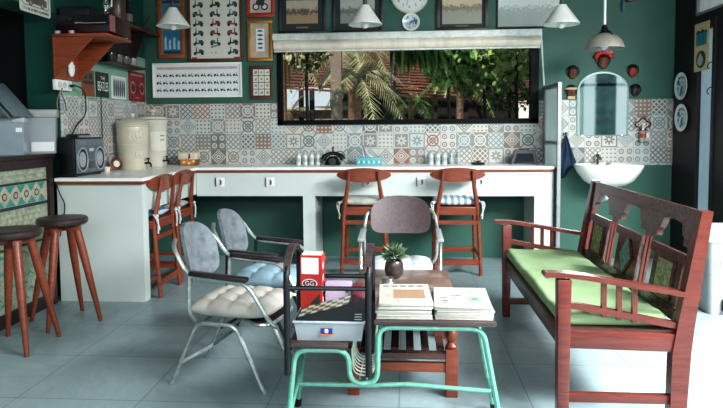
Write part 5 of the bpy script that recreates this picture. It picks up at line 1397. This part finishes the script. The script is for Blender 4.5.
bx.scale = (1.04, 0.92, 1.32)

u1 = thing('stoneware_urn', 'large cream lidded stoneware urn with relief, nearer one in the counter corner', 'urn', (-2.465, 5.30, 0.942))
ux_, uy_ = -2.465, 5.30
MB().lathe([(0, 0.9425), (0.115, 0.9425), (0.122, 0.955), (0.128, 1.05), (0.136, 1.20), (0.140, 1.30), (0.138, 1.325), (0.145, 1.33), (0.147, 1.345), (0.14, 1.352), (0, 1.352)], (ux_, uy_, 0), 36).build('body', stone, u1)
MB().lathe([(0.146, 1.353), (0.148, 1.36), (0.135, 1.375), (0.07, 1.405), (0.03, 1.412), (0.018, 1.42), (0.024, 1.435), (0.022, 1.45), (0, 1.458)], (ux_, uy_, 0), 36).build('lid', stone, u1)
rl = MB()
for (a, z, r) in ((-62, 1.24, 0.13), (-40, 1.26, 0.137), (-40, 1.08, 0.128)):
    a = radians(a); c = V((ux_+r*cos(a), uy_+r*sin(a), z)); tg = V((-sin(a), cos(a), 0))
    rl.tube([c+tg*0.038*cos(q)*1.0+V((0, 0, 0.034*sin(q)*(1+0.4*cos(2*q)))) for q in [2*pi*k/16 for k in range(16)]], 0.008, 6, True)
    rl.sphere(c, 0.03, (0.5, 0.5, 1.2), 8, 6)
    rl.build('relief_ornament', stone2, u1); rl = MB()
MB().tube([(ux_+0.137*cos(2*pi*k/36), uy_+0.137*sin(2*pi*k/36), 1.17) for k in range(36)], 0.003, 6, True).build('band', stone2, u1)
def urn_tap(par, x, y, z, dx, dy):
    MB().tube(bez([(x, y, z), (x+dx*0.07, y+dy*0.07, z), (x+dx*0.075, y+dy*0.075, z-0.035)], 4, 0.02), 0.009, 8).tube([(x+dx*0.045, y+dy*0.045, z), (x+dx*0.045, y+dy*0.045, z+0.035)], 0.007, 8).sphere((x+dx*0.045, y+dy*0.045, z+0.04), 0.012, (1.5, 1.5, 0.7), 10, 6).build('tap', black_plastic, par)
urn_tap(u1, ux_+0.11, uy_-0.03, 1.0, 0.98, -0.2)
u2 = thing('stoneware_urn', 'cream lidded stoneware urn with blank paper panel behind the nearer urn', 'urn', (-2.455, 5.72, 0.942))
vx, vy = -2.455, 5.72
MB().lathe([(0, 0.9425), (0.115, 0.9425), (0.12, 0.955), (0.125, 1.1), (0.13, 1.34), (0.14, 1.37), (0.142, 1.395), (0, 1.4)], (vx, vy, 0), 32).build('body', stone2, u2)
MB().lathe([(0.138, 1.40), (0.13, 1.42), (0.05, 1.44), (0.02, 1.446), (0.016, 1.46), (0.034, 1.475), (0.03, 1.495), (0, 1.505)], (vx, vy, 0), 32).build('lid', stone2, u2)
pb_ = MB(); pb_.surf(lambda u, v: V((vx+0.1345*cos(radians(-78+70*u)), vy+0.1345*sin(radians(-78+70*u)), 1.10+0.18*v)), 10, 3); pb_.build('paper_panel', paper, u2)
for i in range(2):
    d = MB(); d.surf(lambda u, v: V((vx+0.1355*cos(radians(-40+22*u)), vy+0.1355*sin(radians(-40+22*u)), 1.235-0.04*i+0.012*v)), 5, 2); d.build('faded_marks', ink_grey, u2)
urn_tap(u2, vx+0.115, vy-0.05, 1.0, 0.93, -0.35)
pf = thing('picture_frame', 'small brown oval framed picture leaning on the urn by the left wall', 'picture frame', (-2.52, 5.08, 0.942))
RO = Euler((radians(75), 0, radians(52)))
b = MB(); b.lathe([(0.028, 0), (0.05, 0.0), (0.053, 0.006), (0.04, 0.012), (0.028, 0.006)], (-2.52, 5.08, 1.003), 24, RO)
for v in b.bm.verts: v.co.z = 1.003 + (v.co.z-1.003)*1.1
b.build('frame', frame_brown, pf)
b = MB(); b.lathe([(0, 0.004), (0.03, 0.004)], (-2.52, 5.08, 1.003), 20, RO); b.build('picture', paper, pf)
for k, (x, y, lab) in enumerate(((-2.555, 5.02, 'tiny terracotta pot beside the cassette player'), (-2.54, 4.95, 'tiny pale pot next to the terracotta pot'))):
    p = MB().lathe([(0, 0.9425), (0.022, 0.9425), (0.03, 0.985), (0.027, 0.985), (0.02, 0.95), (0, 0.948)], (x, y, 0), 16)
    tag(p.build('small_pot', [terracotta, ceramic][k], None), lab, 'pot', 'tiny pots on the left counter')
fb = thing('biscuit_tin', 'small tin box with a food picture on the counter beside the urns', 'tin', (-2.15, 5.85, 0.942))
MB().b2(-2.235, -2.065, 5.80, 5.92, 0.9425, 1.055, 0.006).build('box', M('brown_tin', (118, 76, 48), 0.4), fb)
MB().b2(-2.242, -2.058, 5.795, 5.925, 1.0, 1.07, 0.01).build('lid', M('cream_lid', (214, 204, 182), 0.4), fb)
pc = MB(); pc.m(0); rect(pc, -2.22, -2.08, 0.95, 1.0, 5.799)
for k in range(6): pc.m(1+k % 2).flat(circle(-2.205+k*0.024, 0.965+0.01*(k % 3), 0.014, 8), (0, 5.798, 0), (1, 0, 0), (0, 0, 1))
pc.m(3).flat([(-2.14, 1.0), (-2.13, 1.05), (-2.145, 1.055), (-2.12, 1.06), (-2.115, 1.02)], (0, 5.793, 0), (1, 0, 0), (0, 0, 1))
pc.build('food_picture', [M('amber_print', (176, 120, 60), 0.5), M('orange_print', (206, 130, 60), 0.5), M('cream_print', (226, 200, 150), 0.5), ink], fb, smooth=False, norm=False)

# ------------------------------------------------------------------ things on the back counter
ZC = 0.9425
def glass_jar(name, label, x, y, mat, group, r=0.025, h=0.118):
    t = thing(name, label, 'jar', (x, y, ZC), 0, group)
    MB().lathe([(0, ZC), (r*0.9, ZC), (r, ZC+0.006), (r, ZC+h*0.72), (r*0.8, ZC+h*0.82), (0, ZC+h*0.82)], (x, y, 0), 16).build('jar_body', mat, t)
    MB().lathe([(r*0.86, ZC+h*0.82), (r*0.88, ZC+h*0.95), (r*0.6, ZC+h), (0, ZC+h)], (x, y, 0), 16).build('lid', M('pale_steel', (196, 202, 200), 0.3, 0.5), t)
    b = MB(); b.surf(lambda u, v: V((x+r*1.02*cos(radians(-150+120*u)), y+r*1.02*sin(radians(-150+120*u)), ZC+h*(0.22+0.35*v))), 8, 2); b.build('band', M('grey_blue_band', (168, 178, 180), 0.5), t)
jar_m = M('pale_ceramic_jar', (204, 210, 206), 0.25, var=0.08)
for k, lab in enumerate(('leftmost of the four pale jars left of the black telephone', 'second from left of the four pale jars left of the black telephone', 'third from left of the four pale jars left of the black telephone', 'rightmost of the four pale jars, next to the black telephone')):
    glass_jar('spice_jar', lab, -1.045+k*0.064, 5.86-0.01*(k == 0), jar_m, 'four pale jars')
for k, lab in enumerate(('leftmost of the five pale jars behind the right counter chair', 'second from left of the five pale jars behind the right counter chair', 'middle one of the five pale jars behind the right counter chair', 'second from right of the five jars behind the right counter chair, clear', 'rightmost of the five pale jars behind the right counter chair')):
    glass_jar('spice_jar', lab, 0.255+k*0.066, 5.88, jar_m if k < 3 else M('clear_grey_jar', (156, 164, 160), 0.1, var=0.2), 'five pale jars')
ph = thing('telephone', 'black old fashioned telephone on the back counter between jars and tissue box', 'telephone', (-0.70, 5.83, ZC))
b = MB()
loft(b, [rrect(-0.70, 5.83, hx, hy, 0.02, z) for hx, hy, z in ((0.075, 0.075, ZC), (0.078, 0.078, ZC+0.012), (0.06, 0.055, ZC+0.05), (0.035, 0.03, ZC+0.085))]); b.build('body', M('glossy_black_phone', (16, 18, 22), 0.15), ph)
MB().tube([(-0.70-0.10, 5.83, ZC+0.05), (-0.70-0.085, 5.83, ZC+0.082), (-0.70-0.04, 5.83, ZC+0.108), (-0.70, 5.83, ZC+0.115), (-0.70+0.04, 5.83, ZC+0.108), (-0.70+0.085, 5.83, ZC+0.082), (-0.70+0.10, 5.83, ZC+0.05)], [0.027, 0.026, 0.019, 0.018, 0.019, 0.026, 0.027], 12).build('handset', M('glossy_black_handset', (18, 20, 24), 0.12), ph)
MB().lathe([(0, 0.006), (0.036, 0.006), (0.04, 0.0)], (-0.70, 5.768, ZC+0.035), 24, Euler((radians(65), 0, 0))).build('dial', M('dark_dial', (60, 64, 68), 0.25), ph)
MB().tube([(-0.70, 5.83, ZC+0.12), (-0.70, 5.83, ZC+0.165)], [0.012, 0.006], 8).sphere((-0.70, 5.83, ZC+0.165), 0.012).build('cradle_knob', black_plastic, ph)
tb = thing('tissue_box', 'turquoise tissue box with a white tissue sticking out', 'tissue box', (-0.345, 5.80, ZC))
MB().b2(-0.465, -0.225, 5.75, 5.87, ZC, ZC+0.075, 0.004).build('box', teal_card, tb)
dr = MB()
for k in range(9): dr.m(k % 2).flat([(-0.45+k*0.024, ZC+0.02+0.006*(k % 3)), (-0.435+k*0.024, ZC+0.015), (-0.43+k*0.024, ZC+0.035), (-0.442+k*0.024, ZC+0.045)], (0, 5.7495, 0), (1, 0, 0), (0, 0, 1))
dr.build('printed_marks', [M('pale_teal_mark', (176, 224, 226), 0.5), M('teal_mark', (60, 150, 166), 0.5)], tb, smooth=False, norm=False)
ts = MB()
ts.surf(lambda u, v: V((-0.375+0.12*(u-0.2)*(1-0.55*v)-0.035*v, 5.81+0.02*sin(u*9)*(1-v*0.3), ZC+0.075+0.115*v*(1-0.55*u))), 14, 8)
ts.surf(lambda u, v: V((-0.375+0.09*(u-0.35)*(1-0.6*v)-0.03*v, 5.822+0.02*sin(u*8+1), ZC+0.075+0.13*v*(1-0.8*abs(u-0.3)))), 12, 7)
ts.build('tissue', white_cloth, tb, norm=False)
sm = MB().b2(-0.075, 0.0, 5.71, 5.75, ZC, ZC+0.016, 0.005); sm.b2(-0.02, 0.0, 5.70, 5.73, ZC+0.016, ZC+0.026, 0.003)
tag(sm.build('stapler', grey_p, None), 'small grey stapler on the counter right of the tissue box', 'stapler')
dt = MB(); dt.lathe([(0, ZC), (0.06, ZC), (0.07, ZC+0.018), (0.065, ZC+0.02), (0.02, ZC+0.024), (0.012, ZC+0.036), (0, ZC+0.04)], (0.70, 5.80, 0), 24)
tag(dt.build('dark_dish', black_plastic, None), 'flat dark dish on the counter right of the five jars', 'dish')
tv = thing('dark_monitor', 'small dark screen with slanted purple grey casing at the right end of the counter', 'monitor', (1.12, 5.82, ZC))
b = MB(); b.prism([(-0.125, 0), (0.125, 0), (0.10, 0.135), (-0.085, 0.135)], (1.135, 5.88, ZC), (1, 0, 0), (0, 0, 1), 0.10)
b.build('casing', M('purple_grey_plastic', (72, 66, 72), 0.4), tv, smooth=False)
b = MB(); b.prism([(-0.098, 0.012), (0.09, 0.012), (0.075, 0.105), (-0.072, 0.105)], (1.135, 5.78, ZC), (1, 0, 0), (0, 0, 1), 0.004)
b.build('screen', M('dark_screen', (14, 24, 34), 0.15), tv, smooth=False)
b = MB(); b.box((1.135, 5.83, ZC+0.14), (0.10, 0.05, 0.012), None, 0.004); b.build('top_vent', black_plastic, tv)

# ------------------------------------------------------------------ garden outside the window
random.seed(11)
bark = M('palm_bark', (146, 116, 94), 0.8, var=0.25, sc=25, bump=0.5)
bark_d = M('dark_post_wood', (30, 24, 24), 0.7)
leaf_pale = emis_leaf('pale_palm_leaf', (96, 104, 74), (164, 162, 124)); leaf_grn = emis_leaf('bright_green_leaf', (58, 100, 46), (122, 158, 88))
leaf_drk = emis_leaf('deep_green_leaf', (48, 78, 42), (112, 140, 80)); leaf_yel = emis_leaf('yellow_green_leaf', (96, 124, 60), (170, 186, 116))
gar = slab('ground', -14, 14, YB+0.15, 24, -0.1, -0.02, M('garden_soil', (92, 84, 66), 0.9, var=0.3, sc=4))
def frond(mb, o, az, el, ln_, lw, droop, n=14):
    o = V(o); pts = []
    for k in range(n+1):
        q = k/n
        r = ln_*q*cos(el)*(1-0.12*q); z = ln_*(q*sin(el) - droop*q*q)
        pts.append(o + V((cos(az)*r, sin(az)*r, z)))
    sdv = V((-sin(az), cos(az), 0))
    for k in range(n):
        a, b_ = pts[k], pts[k+1]
        mb.poly([a-sdv*0.008, a+sdv*0.008, b_+sdv*0.006, b_-sdv*0.006])
        if k == 0: continue
        w_ = lw*sin(pi*min(1, 0.12+k/n*0.9))
        for s_ in (-1, 1):
            for h in (0, 0.5):
                p = a.lerp(b_, h); d = (b_-a)
                tip = p + sdv*s_*w_*0.8 + d.normalized()*w_*0.55 + V((0, 0, -w_*random.uniform(0.25, 0.6)))
                mb.poly([p, p+d*0.28, tip])
def palm(label, x, y, zc, r, ln_, nf, mat, droop=0.55, lean=(0, 0), bm_=bark, group='palms in the garden'):
    t = thing('palm_tree', label, 'palm', (x-lean[0], y-lean[1], 0), 0, group)
    n = 12
    MB().tube([(x-lean[0]*(1-k/n)**2, y-lean[1]*(1-k/n)**2, -0.05+(zc+0.05)*k/n) for k in range(n+1)], [r*(1.15-0.3*k/n)*(1+0.06*(k % 2)) for k in range(n+1)], 12).build('trunk', bm_, t)
    c = MB()
    for k in range(nf):
        frond(c, (x, y, zc), 2*pi*k/nf*1.618*2+random.uniform(-.2, .2), random.uniform(-0.15, 1.15), ln_*random.uniform(0.75, 1.1), ln_*0.26, droop*random.uniform(0.7, 1.4))
    c.build('crown', mat, t, norm=False, smooth=False)
palm('palm with pale drooping fronds in front of the grey post', -0.62, 8.0, 1.98, 0.045, 0.85, 18, leaf_pale, 0.75)
palm('palm with a bare trunk at the left end of the window', -1.65, 8.1, 2.35, 0.06, 1.0, 12, leaf_pale, 0.7)
palm('short palm low behind the left posts', -1.75, 9.2, 1.55, 0.05, 0.55, 14, leaf_pale, 0.5)
palm('tall palm behind the left pale one with upright crown', -0.75, 8.6, 2.45, 0.06, 1.0, 18, leaf_pale, 0.85)
palm('palm with greyish crown at the middle right of the window', 0.78, 8.6, 2.0, 0.055, 0.95, 18, leaf_drk, 0.75)
palm('low palm between the middle trunks', 0.1, 9.3, 1.75, 0.05, 0.7, 14, leaf_drk, 0.6)
def bush(name, label, c, rad, n, size, mat, hang=0.4, cat='plant', group=None):
    t = thing(name, label, cat, (c[0], c[1], 0), 0, group)
    b = MB()
    for k in range(n):
        while True:
            p = V((random.uniform(-1, 1), random.uniform(-1, 1), random.uniform(-1, 1)))
            if p.length < 1: break
        o = V(c) + V((p.x*rad[0], p.y*rad[1], p.z*rad[2]))
        d = V((random.uniform(-1, 1), random.uniform(-1, 1), random.uniform(-1, 0.6)-hang)).normalized()
        sdv = d.cross(V((random.uniform(-1, 1), random.uniform(-1, 1), 0.3))).normalized()*size*0.3; ln_ = size*random.uniform(0.7, 1.3)
        b.poly([o, o+d*ln_*0.45+sdv, o+d*ln_, o+d*ln_*0.45-sdv])
    b.build('foliage', mat, t, norm=False, smooth=False)
    MB().tube([(c[0], c[1], -0.05), (c[0]+0.02, c[1], c[2]*0.5), (c[0], c[1], c[2])], 0.02, 8).build('stem', bark_d, t)
bush('leafy_tree', 'leafy tree filling the right part of the window', (0.95, 7.3, 2.05), (0.55, 0.3, 0.34), 620, 0.13, leaf_drk, 0.5, 'tree', 'leafy trees in the garden')
bush('leafy_tree', 'brighter leafy tree right of the hanging fern', (0.5, 7.0, 2.1), (0.32, 0.2, 0.30), 330, 0.12, leaf_grn, 0.6, 'tree', 'leafy trees in the garden')
bush('leafy_tree', 'yellow green leafy tree at the far right of the window', (1.25, 6.9, 2.1), (0.3, 0.2, 0.24), 260, 0.12, leaf_yel, 0.7, 'tree', 'leafy trees in the garden')
bush('leafy_tree', 'small round leaved tree at the lower right of the window', (1.3, 7.6, 1.72), (0.32, 0.2, 0.22), 230, 0.09, leaf_drk, 0.2, 'tree', 'leafy trees in the garden')
bush('leafy_tree', 'leafy tree at the upper left corner of the window', (-1.15, 7.0, 2.25), (0.30, 0.2, 0.26), 300, 0.10, leaf_pale, 0.7, 'tree', 'leafy trees in the garden')
# hanging fern: long drooping straps
hf = thing('hanging_fern', 'bright green hanging fern at the top middle of the window', 'fern', (0.12, 6.75, 2.3))
b = MB()
for k in range(110):
    a = random.uniform(0, 2*pi); o = V((0.12+random.uniform(-0.26, 0.26), 6.75+random.uniform(-.12, .12), 2.22+random.uniform(-0.06, 0.1)))
    ln_ = random.uniform(0.22, 0.42); pts = [o + V((cos(a)*0.34*ln_*q*1.3+0.06*q*q, sin(a)*0.3*ln_*q, ln_*(0.35*q-1.25*q*q))) for q in (0, 0.25, 0.5, 0.75, 1)]
    s_ = V((-sin(a), cos(a), 0.2)).normalized()
    for i in range(4):
        w0, w1 = [0.010, 0.026, 0.026, 0.018, 0.002][i:i+2]
        b.poly([pts[i]-s_*w0, pts[i]+s_*w0, pts[i+1]+s_*w1, pts[i+1]-s_*w1])
b.build('leaves', leaf_grn, hf, norm=False, smooth=False)
MB().lathe([(0, 2.18), (0.1, 2.2), (0.13, 2.3), (0, 2.3)], (0.12, 6.75, 0), 18).tube([(0.12, 6.75, 2.3), (0.12, 6.75, 3.05)], 0.005, 6).build('hanging_pot', bark_d, hf)
# pavilion: posts, sloped roof of red-brown slats, low wall
pv = thing('garden_pavilion', 'dark open pavilion with red brown slatted roof beyond the palms', 'pavilion', (0, 10.5, 0))
slat_m = wood('red_brown_roof_slat', (84, 42, 32), (140, 84, 64), 0.6)
for k in range(22):
    y = 9.0 + k*0.18; z = 1.83 + k*0.062
    MB().beam((-2.6, y, z+0.14), (3.4, y, z-0.30), 0.09, 0.026).build('roof_slat', slat_m, pv, smooth=False)
for k in range(6):
    x = -2.3+k*1.05
    MB().beam((x, 8.95, 2.0-(x+2.6)*0.073), (x, 12.9, 3.36-(x+2.6)*0.073), 0.06, 0.06).build('rafter', bark_d, pv, smooth=False)
for x, y in ((-1.62, 9.4), (-1.42, 9.2), (-1.22, 10.2), (0.35, 9.6), (1.0, 10.0), (1.55, 9.3), (2.1, 9.6), (-0.2, 11.5), (0.6, 11.8)):
    MB().b2(x-0.035, x+0.035, y-0.035, y+0.035, -0.05, 1.93 - (x+2.6)*0.073 + (y-9)*0.344).build('post', bark_d, pv, smooth=False)
MB().b2(-1.45, 2.4, 13.0, 13.1, -0.05, 3.6).b2(-3.2, -1.45, 13.0, 13.1, 2.2, 3.6).b2(2.4, 4.2, 13.0, 13.1, 2.0, 3.4).build('added_backdrop', M('added_dark_backdrop', (26, 22, 22), 0.9, var=0.5, sc=3), pv, smooth=False)  # dark backdrop added so the roof gaps show dark instead of sky
MB().b2(-3.0, -0.9, 9.9, 10.1, -0.05, 1.60).build('bar_wall', M('grey_bar_wall', (120, 116, 108), 0.8), pv, smooth=False)
MB().b2(-3.0, -0.9, 9.8, 10.15, 1.60, 1.66).build('bar_ledge', M('pale_ledge', (186, 184, 176), 0.7), pv, smooth=False)
cp = MB().b2(-0.925, -0.79, 7.55, 7.68, -0.05, 3.0)
tag(cp.build('garden_post', M('grey_brown_post', (124, 112, 100), 0.8, var=0.15), None, smooth=False), 'thick grey brown post standing just outside the left part of the window', 'post')
hs = thing('white_house', 'bright white house wall seen at the lower right beyond the garden', 'house', (2.6, 15, 0))
MB().b2(1.6, 5.5, 14.6, 15.2, -0.05, 2.2).build('wall', M('bright_white_wall', (226, 230, 230), 0.8), hs, smooth=False)
MB().b2(1.4, 5.7, 14.4, 15.4, 2.2, 2.32).build('roof', M('roof_tile', (150, 96, 76), 0.8), hs, smooth=False)

# ------------------------------------------------------------------ light
W_ = bpy.data.worlds.new('World'); SC.world = W_; W_.use_nodes = True
nt = W_.node_tree; nt.nodes.clear()
wo = nt.nodes.new('ShaderNodeOutputWorld'); bg = nt.nodes.new('ShaderNodeBackground'); tc = nt.nodes.new('ShaderNodeTexCoord'); sx = nt.nodes.new('ShaderNodeSeparateXYZ'); rp_ = nt.nodes.new('ShaderNodeValToRGB')
nt.links.new(tc.outputs['Generated'], sx.inputs[0]); nt.links.new(sx.outputs[2], rp_.inputs[0]); nt.links.new(rp_.outputs[0], bg.inputs[0]); nt.links.new(bg.outputs[0], wo.inputs[0])
rp_.color_ramp.elements[0].position = 0.0; rp_.color_ramp.elements[0].color = (0.80, 0.90, 0.94, 1)
rp_.color_ramp.elements[1].position = 0.6; rp_.color_ramp.elements[1].color = (0.60, 0.78, 0.92, 1)
bg.inputs[1].default_value = 0.75
def lamp(name, typ, loc, rot, energy, color=(1, 1, 1), **kw):
    l = bpy.data.lights.new(name, typ); l.energy = energy; l.color = color
    for k, v in kw.items(): setattr(l, k, v)
    o = bpy.data.objects.new(name, l); COL.objects.link(o); o.location = loc
    if isinstance(rot, (tuple, list)) and len(rot) == 3 and typ != 'POINT':
        d = V(rot) - V(loc); o.rotation_euler = d.to_track_quat('-Z', 'Y').to_euler()
    return o
lamp('garden_sun', 'SUN', (-6, 2, 10), (0, 9, 0), 6.5, (1.0, 0.93, 0.82), angle=radians(2))
lamp('veranda_light', 'AREA', (2.7, 1.1, 2.85), (1.3, 3.0, 0.0), 230, (0.98, 0.99, 1.0), shape='RECTANGLE', size=2.2, size_y=1.2, spread=radians(125))
lamp('side_light', 'AREA', (3.35, 1.9, 2.8), (1.9, 2.7, 0.0), 230, (0.98, 0.99, 1.0), shape='RECTANGLE', size=1.8, size_y=0.9, spread=radians(115))
lamp('front_light', 'AREA', (0.2, -1.4, 2.5), (0.2, 4.6, 0.0), 110, (0.95, 0.98, 1.0), shape='RECTANGLE', size=4.0, size_y=1.0)

# ------------------------------------------------------------------ camera
cam = bpy.data.cameras.new('Camera'); co = bpy.data.objects.new('Camera', cam); COL.objects.link(co)
cam.sensor_width = 36; cam.lens = 600/723*36
P = radians(3.5)
co.location = (0, 0, 1.3)
co.rotation_euler = (pi/2-P, radians(0.45), radians(4.1))
cam.shift_y = -((204-128) - 600*math.tan(P))/723
SC.camera = co
cam.clip_start = 0.05
SC.view_settings.view_transform = 'Standard'
SC.view_settings.look = 'Medium High Contrast'
SC.view_settings.exposure = 0.0
